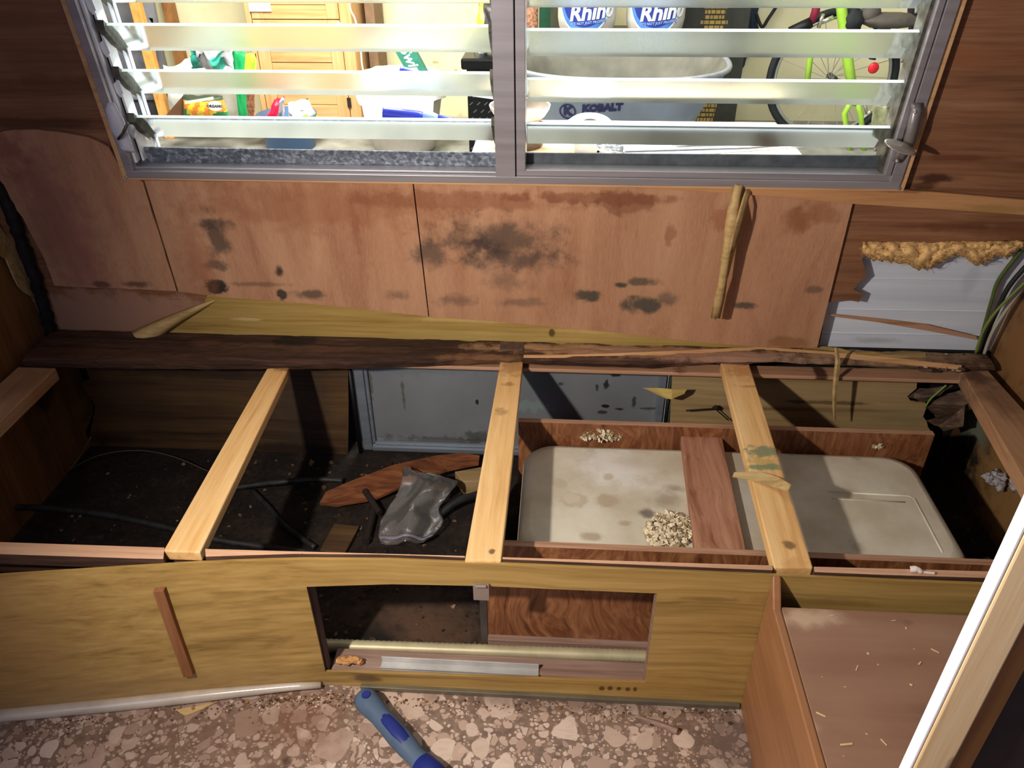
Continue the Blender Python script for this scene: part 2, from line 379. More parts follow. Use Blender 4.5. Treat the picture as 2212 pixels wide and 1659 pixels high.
base = tk.blobs(base, [ZBL(1330, 1010, 90, 50, '#e2e0dc', .8, .8, .212), ZBL(1240, 1080, 30, 20, '#a8977a', .55, .3, .212), ZBL(1235, 1076, 20, 13, '#cfc6b4', .6, .3, .212), ZBL(1310, 1080, 32, 18, '#a18c6c', .55, .4, .212), ZBL(1210, 1045, 16, 12, '#ab9f88', .5, .4, .212), ZBL(1280, 1160, 28, 10, '#8e7558', .6, .6, .212),
    ZBL(1440, 1080, 40, 24, '#8a7a68', .6, .8, .212), ZBL(1400, 1110, 20, 12, '#57493f', .8, .7, .212), ZBL(1460, 1055, 30, 10, '#76685c', .6, .8, .212), ZBL(1350, 1130, 16, 8, '#96805f', .6, .6, .212), ZBL(1315, 1030, 12, 8, '#b09d80', .6, .6, .212), ZBL(1370, 1000, 60, 18, '#b8ab90', .5, .8, .212), ZBL(1850, 1180, 22, 16, '#9d9080', .6, .7, .212), ZBL(1850, 990, 12, 8, '#8f8578', .6, .7, .212),
    ZBL(1610, 1080, 30, 80, '#b7b0a8', .5, .8, .212)], 40, .8)
m_tank = tk.bsdf(base, .38, spec=.45, **{'Subsurface Weight': .12, 'Subsurface Radius': (.02, .018, .012)})
def metal_mat(name, c, rough=.38, met=.85, var=.12, blobs=(), scale=(3, 3, 60)):
    t = NT(name); n = t.noise(t.vec(scale), 1, 4)
    cc = col(c); b = t.ramp(n, [(.3, tuple(x*(1-var*1.5) for x in cc[:3])+(1,)), (.7, tuple(min(1, x*(1+var)) for x in cc[:3])+(1,))])
    if blobs: b = t.blobs(b, blobs, 55, 1.5)
    return t.bsdf(b, rough, met, bump=n, bstr=.05, spec=.5)
m_alu = metal_mat('window_aluminium', '#a9a4a8', .42, .55)
m_skin = NT('white_aluminium_skin')
m_skin = m_skin.bsdf(m_skin.blobs(m_skin.ramp(m_skin.noise(m_skin.vec((2, 2, 30)), 1, 3), [(.3, col('#c9d0dc')), (.7, col('#e0e6f0'))]), [SB(1900, 735, 60, 8, '#a0a49a', .5, .7, -.03), SB(2100, 600, 20, 60, '#aab6c6', .4, .8, -.03)]), .45, .1)
def HB(px, py, rx, ry, c, st, soft=.6):
    p = PY(px, py, 1.555); return (p, (rx*.00104, .1, ry*.00085), c, st, soft)
m_hatch = metal_mat('hatch_aluminium', '#878b90', .5, .35, .10, scale=(6, 6, 6), blobs=[HB(870, 850, 4, 60, '#4c5140', .7), HB(800, 830, 4, 60, '#4c5140', .6), HB(950, 955, 160, 18, '#4d4f48', .7), HB(1040, 950, 60, 26, '#45473f', .7), HB(900, 800, 160, 20, '#6f8286', .5),
    HB(1030, 870, 4, 9, '#15181a', .9, .3), HB(1310, 835, 6, 16, '#202228', .9, .4), HB(1290, 840, 4, 12, '#30323a', .8, .4), HB(1330, 812, 12, 6, '#202228', .9, .4), HB(1210, 832, 6, 8, '#202830', .8, .4), HB(1308, 880, 8, 5, '#15161a', .95, .3), HB(1338, 886, 12, 6, '#202124', .9, .4), HB(1300, 893, 12, 6, '#25262a', .8, .4), HB(1370, 872, 5, 22, '#303238', .8, .4), HB(1400, 885, 30, 4, '#303238', .7, .4), HB(1150, 880, 50, 22, '#8fa8a4', .5, .4), HB(1165, 830, 60, 26, '#5f8a6c', .35, .5)])
m_hatch_frame = metal_mat('hatch_frame_metal', '#8c95a2', .4, .5)
m_black = plain('black_rubber', '#0d0d0f', .55, var=.3)
m_void = plain('void_black_backing', '#0c0b0b', .9)
m_shade = plain('grime', '#1b1512', .9, var=.5, scale=40)
m_brown_dark = wood('dark_brown_plywood', '#2e1d12', '#4d321e', '#5f4128', grain='z', along=1.8, across=22, fine=110, tone=.5, blobs=[
    (PX(2110, 930, .955), (.3, .08, .1), '#6f7462', .8, .6), (PX(2095, 990, .955), (.3, .1, .06), '#10100f', .95, .6), (PX(2180, 960, .955), (.3, .1, .16), '#8c6b40', .8, .7), (PX(2170, 680, .955), (.3, .06, .08), '#704c37', .9, .6), (PX(2200, 760, .955), (.3, .12, .14), '#866039', .9, .6), (PX(2190, 560, .955), (.3, .08, .06), '#6d3320', .9, .6), (PX(2130, 1080, .955), (.3, .06, .05), '#15130f', .8, .7),
    (PX(2200, 1120, .955), (.3, .2, .12), '#8c6a40', .85, .7)])
m_left = wood('left_brown_plywood', '#55391f', '#7a5430', '#8f673e', grain='z', along=1.8, across=22, fine=110, tone=.4, blobs=[(PX(40, 620, -1.18), (.3, .1, .08), '#8a6236', .6, .7), (PX(90, 850, -1.18), (.3, .06, .05), '#1a120c', .8, .7)])
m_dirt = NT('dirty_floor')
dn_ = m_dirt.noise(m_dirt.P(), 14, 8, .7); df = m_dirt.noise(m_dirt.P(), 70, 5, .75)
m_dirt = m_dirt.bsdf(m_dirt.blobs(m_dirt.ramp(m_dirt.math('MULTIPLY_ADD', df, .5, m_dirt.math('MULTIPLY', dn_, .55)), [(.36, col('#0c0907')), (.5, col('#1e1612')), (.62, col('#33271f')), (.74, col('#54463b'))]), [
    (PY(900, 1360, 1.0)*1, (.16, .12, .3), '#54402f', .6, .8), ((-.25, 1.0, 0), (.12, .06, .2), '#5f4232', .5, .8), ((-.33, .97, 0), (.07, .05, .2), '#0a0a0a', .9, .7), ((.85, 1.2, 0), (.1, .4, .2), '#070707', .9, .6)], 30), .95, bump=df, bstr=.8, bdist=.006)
# pebble-pattern sheet floor
t = NT('pebble_vinyl'); p = t.P()
wz = t.node('ShaderNodeTexNoise', {'Vector': p, 'Scale': 16.0, 'Detail': 3.0}).outputs[1]
pw = t.node('ShaderNodeVectorMath', {0: t.node('ShaderNodeVectorMath', {0: wz, 3: .028}, operation='SCALE').outputs[0], 1: p}, operation='ADD').outputs[0]
pw = t.vec((1, 1, 0), src=pw)
def vor(scale, feat='DISTANCE_TO_EDGE', rnd=1.0):
    n = t.node('ShaderNodeTexVoronoi', {'Vector': pw, 'Scale': scale, 'Randomness': rnd}, feature=feat); return n.outputs['Distance'] if feat != 'F1' else n.outputs['Color']
def pebble(scale, inset, soft, rmin, rmax, keep):
    """rounded stones: inside the cell's edge and inside a random radius"""
    ed = vor(scale); n = t.node('ShaderNodeTexVoronoi', {'Vector': pw, 'Scale': scale, 'Randomness': 1.0}, feature='F1')
    c = n.outputs['Color']; sp = t.node('ShaderNodeSeparateColor', {0: c})
    rad = t.mr(sp.outputs[2], 0, 1, rmin, rmax, False)
    m1 = t.mr(ed, inset, inset+soft); m2 = t.mr(t.math('SUBTRACT', rad, n.outputs['Distance']), 0, soft)
    m = t.math('MULTIPLY', t.math('MULTIPLY', m1, m2), t.math('LESS_THAN', sp.outputs[1], keep))
    return m, sp.outputs[0]
vein = t.noise(t.vec((30, 110, 1)), 1, 4, .6, 1.0)
stone = lambda r, lo='#9f8676', hi='#cdb8a9': t.mix(t.math('MULTIPLY', t.mr(vein, .42, .7), .3), t.ramp(r, [(0, col(lo)), (.5, col('#b59b8b')), (1, col(hi))]), '#a89080')
grout = t.ramp(t.noise(p, 60, 3), [(.35, col('#705a50')), (.65, col('#86705f'))])
cfl = grout
for sc_, ins, sf, r0, r1, kp in [(130, .05, .05, .35, .6, .75), (66, .045, .04, .34, .6, .62), (36, .04, .03, .36, .62, .5), (20, .05, .02, .38, .60, .40)]:
    mk, rc = pebble(sc_, ins, sf, r0, r1, kp); cfl = t.mix(mk, cfl, stone(rc))
cfl = t.blobs(cfl, [((-.55, .78, 0), (.30, .13, .1), '#64493c', .4, .8), ((-.42, .80, 0), (.09, .07, .1), '#6d4630', .45, .8), ((-.42, .72, 0), (.012, .012, .1), '#3a241a', .8, .6), ((.1, .86, 0), (.3, .03, .1), '#57463c', .6, .8), ((.31, .8, 0), (.07, .1, .1), '#5f524e', .6, .8)], 30)
m_vinyl = t.bsdf(cfl, .5, spec=.35)

# ---------------------------------------------------------------- the trailer shell
V = lambda px, py: UV(px, py)[1]
U = lambda px, py: UV(px, py)[0]
uL, uR, vB = U(275, 378), U(1946, 403), V(1106, 392)      # window casing, outer
VT = 1.05                                                  # top of the window opening
b = MB().box((-1.25, -.6, -.03), (1.0, YF+.012, 0), 0); b.box((-1.25, YF+.012, -.03), (1.0, 1.61, 0), 1)
tag(b.build('floor', [m_vinyl, m_dirt]), 'pebble patterned vinyl floor, bare and filthy under the bench', 'floor', kind='structure')

# outer skin of the trailer: white painted aluminium, with a black backing low down standing in for the dark void
def wq(u0, u1, v0, v1, o, th): # slab on the leaning wall
    a = [WU(u0, v0, o), WU(u1, v0, o), WU(u1, v1, o), WU(u0, v1, o)]; return a, -WN*th
b = MB()
b.prism(*wq(-1.178, .953, 0.0, vB-.02, -.03, .004))
b.prism(*wq(-1.178, uL+.005, vB-.02, 1.7, -.03, .004)); b.prism(*wq(uR-.005, .953, vB-.02, 1.7, -.03, .004)); b.prism(*wq(uL+.005, uR-.005, VT+.05, 1.7, -.03, .004))
for py in (622, 690, 742):
    v = V(1990, py); b.tube([WU(.5, v, -.0305), WU(.95, v+.004, -.0305)], .0022, 6)
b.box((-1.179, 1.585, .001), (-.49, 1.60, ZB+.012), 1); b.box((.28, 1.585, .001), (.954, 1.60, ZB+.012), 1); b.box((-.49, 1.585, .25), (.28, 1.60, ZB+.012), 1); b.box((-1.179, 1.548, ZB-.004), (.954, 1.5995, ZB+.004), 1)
tag(b.build('wall_exterior', [m_skin, m_void]), 'white aluminium outer skin of the trailer showing through the torn panelling', 'wall', kind='structure')

# inner lining: old brown panelling, torn open at the right
b = MB(); TH = .004
b.prism(*wq(-1.178, uL+.004, .0, 1.7, 0, TH)); b.prism(*wq(uL+.004, uR-.004, VT+.03, 1.7, 0, TH))
vb2 = V(2000, 440)
b.prism(*wq(uR-.004, .953, vb2, 1.7, 0, TH)); b.prism(*wq(uL+.004, uR-.004, vb2, vB+.004, 0, TH))
b.prism(*wq(uL+.004, U(1770, 700), 0.004, vb2, 0, TH))
pts = [(1770, 745), (1786, 652), (1858, 650), (1866, 632), (1842, 622), (1858, 610), (1872, 598), (1864, 560), (1880, 532), (1990, 526), (2120, 521), (2240, 518), (2260, 440), (1842, 430), (1772, 440)]
P_ = ragged([PW(*p) for p in pts[:10]], .006, .02, 3)+[PW(*p) for p in pts[10:]]
for p in P_: p.x = min(p.x, .953)
b.prism(P_, -WN*TH)
tag(b.build('wall_back', m_panel_old), 'old brown wood panelling of the back wall around the window', 'wall', kind='structure')

# stained plywood sheets nailed over the lining
def wall_panel(name, pts, o, th, mat, label, cat, rag=None, seed=1):
    P = [PW(x, y, o) for x, y in pts]
    if rag: P = ragged(P+[P[0]], rag, .02, seed)[:-1]
    return tag(MB().prism(P, -WN*th).build(name, mat), label, cat)
wall_panel('plywood_sheet', [(-30, 292), (30, 280), (120, 284), (190, 296), (236, 318), (252, 350), (266, 378), (300, 388), (308, 394), (382, 629), (300, 625), (118, 617), (96, 560), (50, 470), (-20, 392)], .009, .005, m_ply,
           'narrow stained plywood sheet left of the first open seam, below the window corner', 'plywood panel', .0022, 2)
wall_panel('plywood_sheet', [(311.5, 390), (891, 397), (925, 684), (760, 665), (620, 652), (480, 641.5), (385.5, 630)], .009, .005, m_ply,
           'stained plywood sheet between the two dark seams, with a black mould blot low down', 'plywood panel')
wall_panel('plywood_sheet', [(894, 397), (1340, 404), (1600, 416), (1842, 439), (1765, 751), (1660, 751.5), (1480, 736), (1300, 716), (1100, 697), (927.5, 684.5)], .009, .005, m_ply,
           'widest stained plywood sheet, with the grey mould cloud in the middle of the wall', 'plywood panel')
# yellow laminate strip with its curled end
lam = thing('laminate_strip', PW(900, 740), 'long yellow wood-grain laminate strip tapering right along the foot of the wall', 'laminate strip')
MB().prism([(lambda p: WU(p.x, max((p-WA).dot(WV), .0015), .0035))(PW(x, y, .0035)) for x, y in [(452, 628), (440, 656), (412, 676), (366, 697), (330, 712), (316, 744), (800, 752), (1300, 768), (1715, 762), (1700, 740), (1300, 700), (925, 664), (600, 632)]], -WN*.003).build('laminate', m_yellow, lam)
g = []
for i in range(13):
    s = i/12; ex = 462+(248-462)*s**1.05; ey = 648+(735-648)*s**1.25
    w = 5+92*s**.8; row = []
    for j in range(6):
        q = j/5; row.append(PW(ex+w*q*.9, ey+3*q*s+2*math.sin(s*7)*s, .005+.026*s*math.sin(q*2.9)+.004*s))
    g.append(row)
m_curl = wood('pale_veneer_back', '#977a4c', '#bb9c68', '#cfb484', grain='x', along=4, across=40, fine=120, tone=.2)
MB().sheet(g, .0012).build('curled_veneer', m_curl, lam, smooth=True)['label'] = 'pale curled end peeling off the strip'
# batten under the window
tag(MB().prism([PW(x, y, .017) for x, y in [(1240, 400), (1500, 400), (1700, 407), (1955, 411), (2080, 421), (2215, 433), (2240, 467), (2040, 453), (1842, 441), (1700, 428), (1520, 414), (1380, 406)]], -WN*.007).build('wooden_batten',
    wood('thin_batten', '#9a6a44', '#b98659', '#c79a6a', grain='x', along=1.3, across=30, fine=120, tone=.25, blobs=[SB(2140, 445, 90, 12, '#94763a', .6, .6), SB(1940, 405, 60, 6, '#5a3a28', .6, .6)]), bevel=.001),
    'thin light brown batten running from under the window to the right corner', 'batten')
# hanging peel of veneer
pl = thing('peeling_veneer', PW(1570, 560, .03), 'tan strip of veneer peeling off and hanging from the batten', 'veneer strip')
g = []
for (py, l, r, o) in [(401, 1584, 1612, .019), (425, 1579, 1606, .028), (450, 1574, 1602, .04), (480, 1569, 1596, .05), (520, 1564, 1586, .056), (560, 1558, 1578, .058), (600, 1551, 1570, .056), (640, 1544, 1563, .052), (688, 1538, 1554, .05)]:
    jl, jr = RND.uniform(-3, 3), RND.uniform(-4, 4)
    g.append([PW(l+jl*(1-q)+jr*q+(r-l)*q, py+RND.uniform(-3, 3)*(q > .1), o+.007*math.sin(q*3.1)) for q in (0, .25, .5, .75, 1)])
MB().sheet(g, .001).build('hanging_strip', m_curl, pl, smooth=True)
g = []
for (py, l, r, o) in [(408, 1612, 1628, .022), (425, 1606, 1619, .04), (445, 1600, 1614, .055), (475, 1592, 1606, .062), (510, 1582, 1596, .064), (560, 1573, 1583, .062), (600, 1566, 1573, .058)]:
    g.append([PW(l+(r-l)*q, py, o-.012*q) for q in (0, .33, .66, 1)])
MB().sheet(g, .001).build('curled_flap', m_curl, pl, smooth=True)
# insulation tuft
b = MB(); rr = random.Random(3)
LIM = [(1864, 18), (1885, 34), (1920, 38), (1960, 42), (1985, 56), (2010, 52), (2040, 34), (2065, 22), (2085, 30), (2110, 46), (2130, 40), (2150, 24), (2175, 30), (2195, 12), (2212, 6)]
g = []
for j in range(70):
    px = 1864+346*j/69; lim = interp(LIM, px)*(1+.25*mnoise.noise(Vector((j*.7, 0, 2)))); row = []
    for i in range(13):
        q = i/12; bulge = math.sin(math.pi*min(1, q*.9+.05))**.6
        row.append(PW(px+4*mnoise.noise(Vector((j*.3, q*3, 1))), 523+lim*q+3*mnoise.noise(Vector((j*.35, q*4, 4))), -.014+.024*bulge*(1+.5*mnoise.noise(Vector((j*.28, q*3.5, 9)))+.3*mnoise.noise(Vector((j*.8, q*9, 3))))))
    g.append(row)
b.sheet(g, .004)
for k in range(1100):
    px = 1866+340*rr.random(); lim = interp(LIM, px)*1.12; py = 522+lim*rr.random()**.7
    p0 = PW(px, py, .004+rr.uniform(0, .01)); p1 = p0+Vector((rr.uniform(-.012, .012), rr.uniform(-.005, .003), rr.uniform(-.008, .003)))
    b.tube([p0, (p0+p1)/2+Vector((rr.uniform(-.003, .003), -.003, rr.uniform(-.002, .003))), p1], .00026, 3)
tag(b.build('insulation_tuft', plain('yellow_glass_wool', '#e0b678', .95, var=.18, scale=120), smooth=True), 'frayed yellow insulation hanging over the bare white aluminium', 'insulation', kind='stuff')
tag(MB().prism([PW(x, y, -.01) for x, y in [(1790, 679), (1900, 690), (2000, 702), (2110, 728), (2112, 735), (2010, 716), (1900, 697), (1800, 684)]], -WN*.004).build('wood_splinter', m_stud, bevel=.0008), 'long thin wood splinter slanting across the white aluminium', 'splinter')
# cables in the right corner
cabs = [('#4c5c2a', [(2220, 525), (2160, 600), (2142, 650), (2128, 700), (2112, 758)], .004, 'olive green cable bowing outermost in the right corner bundle'),
        ('#232522', [(2230, 560), (2180, 618), (2155, 668), (2136, 710), (2120, 760)], .005, 'thick black cable in the right corner bundle'),
        ('#a9a391', [(2240, 585), (2195, 640), (2160, 690), (2140, 725), (2126, 764)], .0035, 'pale cable closest to the right wall in the corner bundle'),
        ('#6f7a3a', [(2225, 600), (2188, 635), (2150, 675), (2124, 715), (2108, 762)], .003, 'thin yellow-green wire crossing the corner bundle')]
for k, (c, pts, r, lab) in enumerate(cabs):
    tag(MB().tube(smooth_path([PW(x, y, -.012+.012*k) for x, y in pts]), r, 8).build('cable', plain('cable_sheath_'+'abcd'[k], c, .5), smooth=True), lab, 'cable', 'cables in the right corner')

# side walls, ceiling
tag(MB().box((-1.215, .0, 0), (-1.18, 1.605, 1.95)).build('wall_left', m_left), 'brown plywood wall at the left end of the bench', 'wall', kind='structure')
b = MB(); b.box((.955, .3, 0), (.985, 1.605, 1.95))
tag(b.build('wall_right', m_brown_dark), 'brown plywood wall at the right end of the bench', 'wall', kind='structure')
tag(MB().box((-1.3, -.6, 1.95), (1.1, 1.45, 1.98)).build('ceiling', plain('cream_ceiling', '#b9ad98', .8)), 'trailer ceiling above the bench', 'ceiling', kind='structure')
# gap strip in the left corner
b = MB()
pth = smooth_path([PW(x, y, .012) for x, y in [(-60, 330), (10, 430), (45, 520), (75, 600), (100, 680), (118, 740)]], 8)
b.tube([p+Vector((mnoise.noise(Vector((i*.9, 0, 0)))*.006, 0, 0)) for i, p in enumerate(pth)], [.013+.006*mnoise.noise(Vector((i*.7, 3, 0))) for i in range(len(pth))], 9)
tag(b.build('rubber_seal', plain('cracked_black_rubber', '#161417', .7, var=.5, scale=60), smooth=True), 'cracked black rubber seal hanging down the left corner of the wall', 'seal')
tag(MB().prism(ragged([PX(x, y, -1.165) for x, y in [(-10, 470), (20, 520), (45, 560), (70, 625), (66, 640), (40, 618), (15, 560), (-10, 545), (-10, 470)]], .004, .015, 4)[:-1], (-.004, 0, 0)).build('torn_veneer', m_curl), 'torn patch of tan veneer on the left wall', 'veneer')

# lower back wall behind the bench
b = MB(); Y1 = 1.53
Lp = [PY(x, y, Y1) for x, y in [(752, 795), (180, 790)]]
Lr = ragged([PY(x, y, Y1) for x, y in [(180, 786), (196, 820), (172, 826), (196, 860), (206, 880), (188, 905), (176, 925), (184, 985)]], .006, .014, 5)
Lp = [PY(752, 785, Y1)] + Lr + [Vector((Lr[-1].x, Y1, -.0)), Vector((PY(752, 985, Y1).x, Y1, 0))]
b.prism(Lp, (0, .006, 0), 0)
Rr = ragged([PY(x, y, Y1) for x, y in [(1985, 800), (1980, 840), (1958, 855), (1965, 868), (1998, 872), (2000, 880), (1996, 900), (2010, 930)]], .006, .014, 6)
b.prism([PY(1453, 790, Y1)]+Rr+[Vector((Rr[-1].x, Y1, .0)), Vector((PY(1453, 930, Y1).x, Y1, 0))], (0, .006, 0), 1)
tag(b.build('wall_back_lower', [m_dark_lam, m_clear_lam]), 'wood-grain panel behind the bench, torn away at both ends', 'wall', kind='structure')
# outside storage hatch
xl, xr = PY(760, 800, 1.545).x, PY(1446, 815, 1.545).x
dr = thing('door_1', ((xl+xr)/2, 1.55, 0), 'grey aluminium storage hatch in the wall behind the bench', 'hatch', kind='structure')
MB().box((xl, 1.560, .002), (xr, 1.566, .262)).build('hatch_panel', m_hatch, dr)
b = MB(); b.box((xl+.004, 1.542, .006), (xl+.026, 1.560, .262)); b.box((xl+.018, 1.550, .006), (xl+.034, 1.5602, .262)); b.box((xl+.026, 1.542, .004), (xr, 1.5602, .018)); b.box((xl+.026, 1.55, .018), (xr, 1.5602, .026)); b.box((xr-.022, 1.548, .02), (xr-.004, 1.5602, .262))
b.build('hatch_frame', m_hatch_frame, dr, bevel=.002)
b = MB(); b.tube([(xl-.004, 1.54, 0), (xl-.004, 1.54, .265)], .006, 8); b.tube([(xr+.003, 1.54, 0), (xr+.003, 1.54, .265)], .005, 8); b.build('gasket', m_black, dr, smooth=True)
# ---------------------------------------------------------------- jalousie window
win = thing('window_1', WU((uL+uR)/2, vB), 'two-sash aluminium louvred window with tilted glass blades', 'window', kind='structure')
m_casing = wood('casing_strip', '#a8794f', '#c59a6c', '#d3ab80', grain='x', along=1.5, across=40, fine=120, tone=.2)
def wbox(b, u0, u1, v0, v1, o0, o1, mi=0):
    return b.prism([WU(u0, v0, o1), WU(u1, v0, o1), WU(u1, v1, o1), WU(u0, v1, o1)], -WN*(o1-o0), mi)
u1, u2 = U(283, 366), U(300, 356)          # left: casing|frame, frame|opening
u3, u4 = U(1904, 366), U(1936, 391)        # right: frame opening|, frame|casing
vb1, vs = V(1106, 386), V(1136, 358)       # bottom rail, lower edge and top
um0, um1, um2 = U(1073, 364), U(1116, 372), U(1136, 360)
b = MB(); wbox(b, uL, uR, vB, vb1, .0095, .018); wbox(b, uL, u1, vb1, VT, .0005, .018); wbox(b, u4, uR, vb1, VT, .0005, .018)
for (u, v) in ((uL+.008, vB+.006), (uR-.010, vB+.006)): b.lathe([(0, .003), (.003, .002), (.004, 0)], WU(u, v, .018), 10, 1, rot=Matrix.Rotation(math.radians(90)-TL*0, 3, 'X'))
b.build('casing', [m_casing, m_alu], win, bevel=.0015)
b = MB()
wbox(b, u1, u4, vb1, V(1136, 371), -.01, .022); wbox(b, u1, um1, V(1136, 371), V(400, 356), -.01, .012); wbox(b, um1, u4, V(1136, 371), vs, -.01, .018)
wbox(b, u1, u1+.017, V(1136, 371), VT, -.03, .022); wbox(b, u1+.017, u2, V(1136, 371), VT, -.03, .012)
um_l = um1-.001
wbox(b, um0, um_l, V(1136, 371), VT, -.04, .024); wbox(b, um1+.001, um2, vs, VT, -.04, .022); wbox(b, um_l, um1+.001, vb1, VT, -.04, .012, 1)
uk = U(1914, 380)
wbox(b, u3, uk-.001, vs, VT, -.03, .022); wbox(b, uk-.001, uk+.001, vb1, VT, -.03, .01, 1); wbox(b, uk+.001, u4, V(1136, 371), VT, -.03, .023)
wbox(b, u1, u4, VT, VT+.04, -.03, .022)
b.build('window_frame', [m_alu, m_black], win, bevel=.0012)
# speckled galvanised flashing just outside, below the blades
t = NT('galvanised_zinc'); vz = t.node('ShaderNodeTexVoronoi', {'Vector': t.vec((1, .6, 1.6)), 'Scale': 120.0}).outputs['Color']
r_ = t.node('ShaderNodeSeparateColor', {0: vz}).outputs[0]
m_zinc = t.bsdf(t.ramp(t.math('MULTIPLY_ADD', t.noise(t.P(), 130, 4), .75, t.math('MULTIPLY', r_, .25)), [(.32, col('#545b66')), (.52, col('#747c88')), (.68, col('#a0a8b2'))]), .45, .35)
m_zinc2 = plain('dusty_grey_zinc', '#5a6166', .6, .3, var=.2, scale=40)
def flash(pts, mat):
    MB().prism([PW(x, y, -.012) for x, y in pts], -WN*.004).build('sill_flashing', mat, win)
flash([(285, 318), (1085, 331), (1085, 378), (285, 362)], m_zinc)
flash([(1125, 331), (1915, 337), (1915, 372), (1125, 372)], m_zinc2)
# glass blades
t = NT('dusty_louvre_glass')
tr = t.node('ShaderNodeBsdfTransparent', {'Color': (.93, .97, .95, 1)}).outputs[0]
df_ = t.node('ShaderNodeBsdfDiffuse', {'Color': col('#f2f8fb')}).outputs[0]
tl_ = t.node('ShaderNodeBsdfTranslucent', {'Color': col('#fbfdfc')}).outputs[0]
gl_ = t.node('ShaderNodeBsdfGlossy', {'Color': (.95, 1, .98, 1), 'Roughness': .12}).outputs[0]
dust = t.node('ShaderNodeMixShader', {0: .5, 1: df_, 2: tl_}).outputs[0]
fd = t.mr(t.noise(t.vec((3, 8, 8)), 2, 5), .3, .75, .68, .86)
s1 = t.node('ShaderNodeMixShader', {0: fd, 1: tr, 2: dust}).outputs[0]
fr = t.node('ShaderNodeFresnel', {'IOR': 1.35}).outputs[0]
s2 = t.node('ShaderNodeMixShader', {0: fr, 1: s1, 2: gl_}).outputs[0]
t.link(s2, t.out.inputs[0]); m_glass = t.m
t = NT('ground_glass_edge')
e1 = t.node('ShaderNodeBsdfDiffuse', {'Color': col('#dfe9e0')}).outputs[0]; e2 = t.node('ShaderNodeBsdfTranslucent', {'Color': col('#eef6ee')}).outputs[0]
t.link(t.node('ShaderNodeMixShader', {0: .6, 1: e1, 2: e2}).outputs[0], t.out.inputs[0]); m_gedge = t.m
m_clip = plain('grimy_clip_metal', '#5a574f', .6, .4, var=.4, scale=60)
m_op = plain('pale_operator_metal', '#e4e5ea', .5, .0, var=.1)
def blades(px0, px1, tops, left_clips, right_clips, which):
    u0 = px0; ua = px1
    for i, v in enumerate(tops):
        a = WU(u0, v, .0); d = Vector((0, .054, -.050)); n = Vector((0, .05, .054)).normalized()*.0055
        e = Vector((ua-u0, 0, 0))
        b = MB()
        vs_ = [a, a+e, a+e+d, a+d, a+n, a+e+n, a+e+d+n, a+d+n]
        b.add(vs_, [(0, 1, 2, 3), (7, 6, 5, 4)], 0).add(vs_, [(0, 4, 5, 1), (3, 2, 6, 7), (1, 5, 6, 2), (0, 3, 7, 4)], 1)
        o = b.build('louvre_blade', [m_glass, m_gedge], win)
        for side, on in ((0, left_clips), (1, right_clips)):
            if not on: continue
            c = MB(); x0 = u0-.010 if side == 0 else ua-.004; x1 = u0+.004 if side == 0 else ua+.010
            p = Vector((0, a.y, a.z))
            c.prism([Vector((x0, p.y-.006, p.z+.010)), Vector((x0, p.y+.064, p.z-.048)), Vector((x0, p.y+.058, p.z-.058)), Vector((x0, p.y+.02, p.z-.034)), Vector((x0, p.y-.008, p.z-.006))], (x1-x0, 0, 0))
            c.build('blade_clip', m_clip, o)
vt = [V(650, 57), V(650, 157.5), V(650, 258)]
step = (vt[0]-vt[2])/2
tops = [vt[0]+2*step, vt[0]+step]+vt
blades(U(225, 55), um0-.003, tops, True, True, 0)
vt = [V(1560, 68.5), V(1560, 176), V(1560, 273.5)]
step = (vt[0]-vt[2])/2
tops = [vt[0]+2*step, vt[0]+step]+vt
blades(um2+.001, U(1996, 70), tops, False, True, 1)
# operator channel on the left jamb: pale slotted bars
b = MB()
wbox(b, u2+.000, u2+.004, vs, VT, -.02, .010); wbox(b, u2+.004, u2+.010, vs, VT, -.03, -.006, 1); wbox(b, u2+.010, u2+.014, vs, VT, -.03, .0)
wbox(b, u2+.020, u2+.0225, vs, VT, -.046, -.036); wbox(b, u2+.026, u2+.028, vs, VT, -.05, -.042)
wbox(b, u3-.006, u3, vs, VT, -.03, .008, 2)
b.build('operator_bar', [m_op, m_black, m_clip], win)
b = MB()
for v in [V(260, 285), V(245, 195), V(232, 108), V(220, 15)]:
    b.prism([WU(u2+.004, v+.012, .003), WU(u2+.016, v+.020, .003), WU(u2+.018, v-.004, .003), WU(u2+.010, v-.012, .003), WU(u2+.005, v-.004, .003)], -WN*.004)
b.build('operator_link', m_op, win)
# broken latch plate, left
b = MB()
b.sheet([[PW(x+w*q, y, .024+.010*math.sin(s*3.0)*(1-q)+.004) for q in (0, .5, 1)] for s, (x, y, w) in enumerate([(232, 222, 14), (228, 238, 26), (232, 258, 34), (240, 282, 34), (250, 300, 30), (262, 322, 26), (276, 330, 14)])], .002)
b.build('latch_plate', plain('pale_latch_metal', '#d9dbe6', .5, .1), win, smooth=True)
MB().tube([PW(256, 300, .036), PW(266, 288, .05), PW(276, 266, .055)], .003, 8).build('broken_latch_lever', m_clip, win, smooth=True)
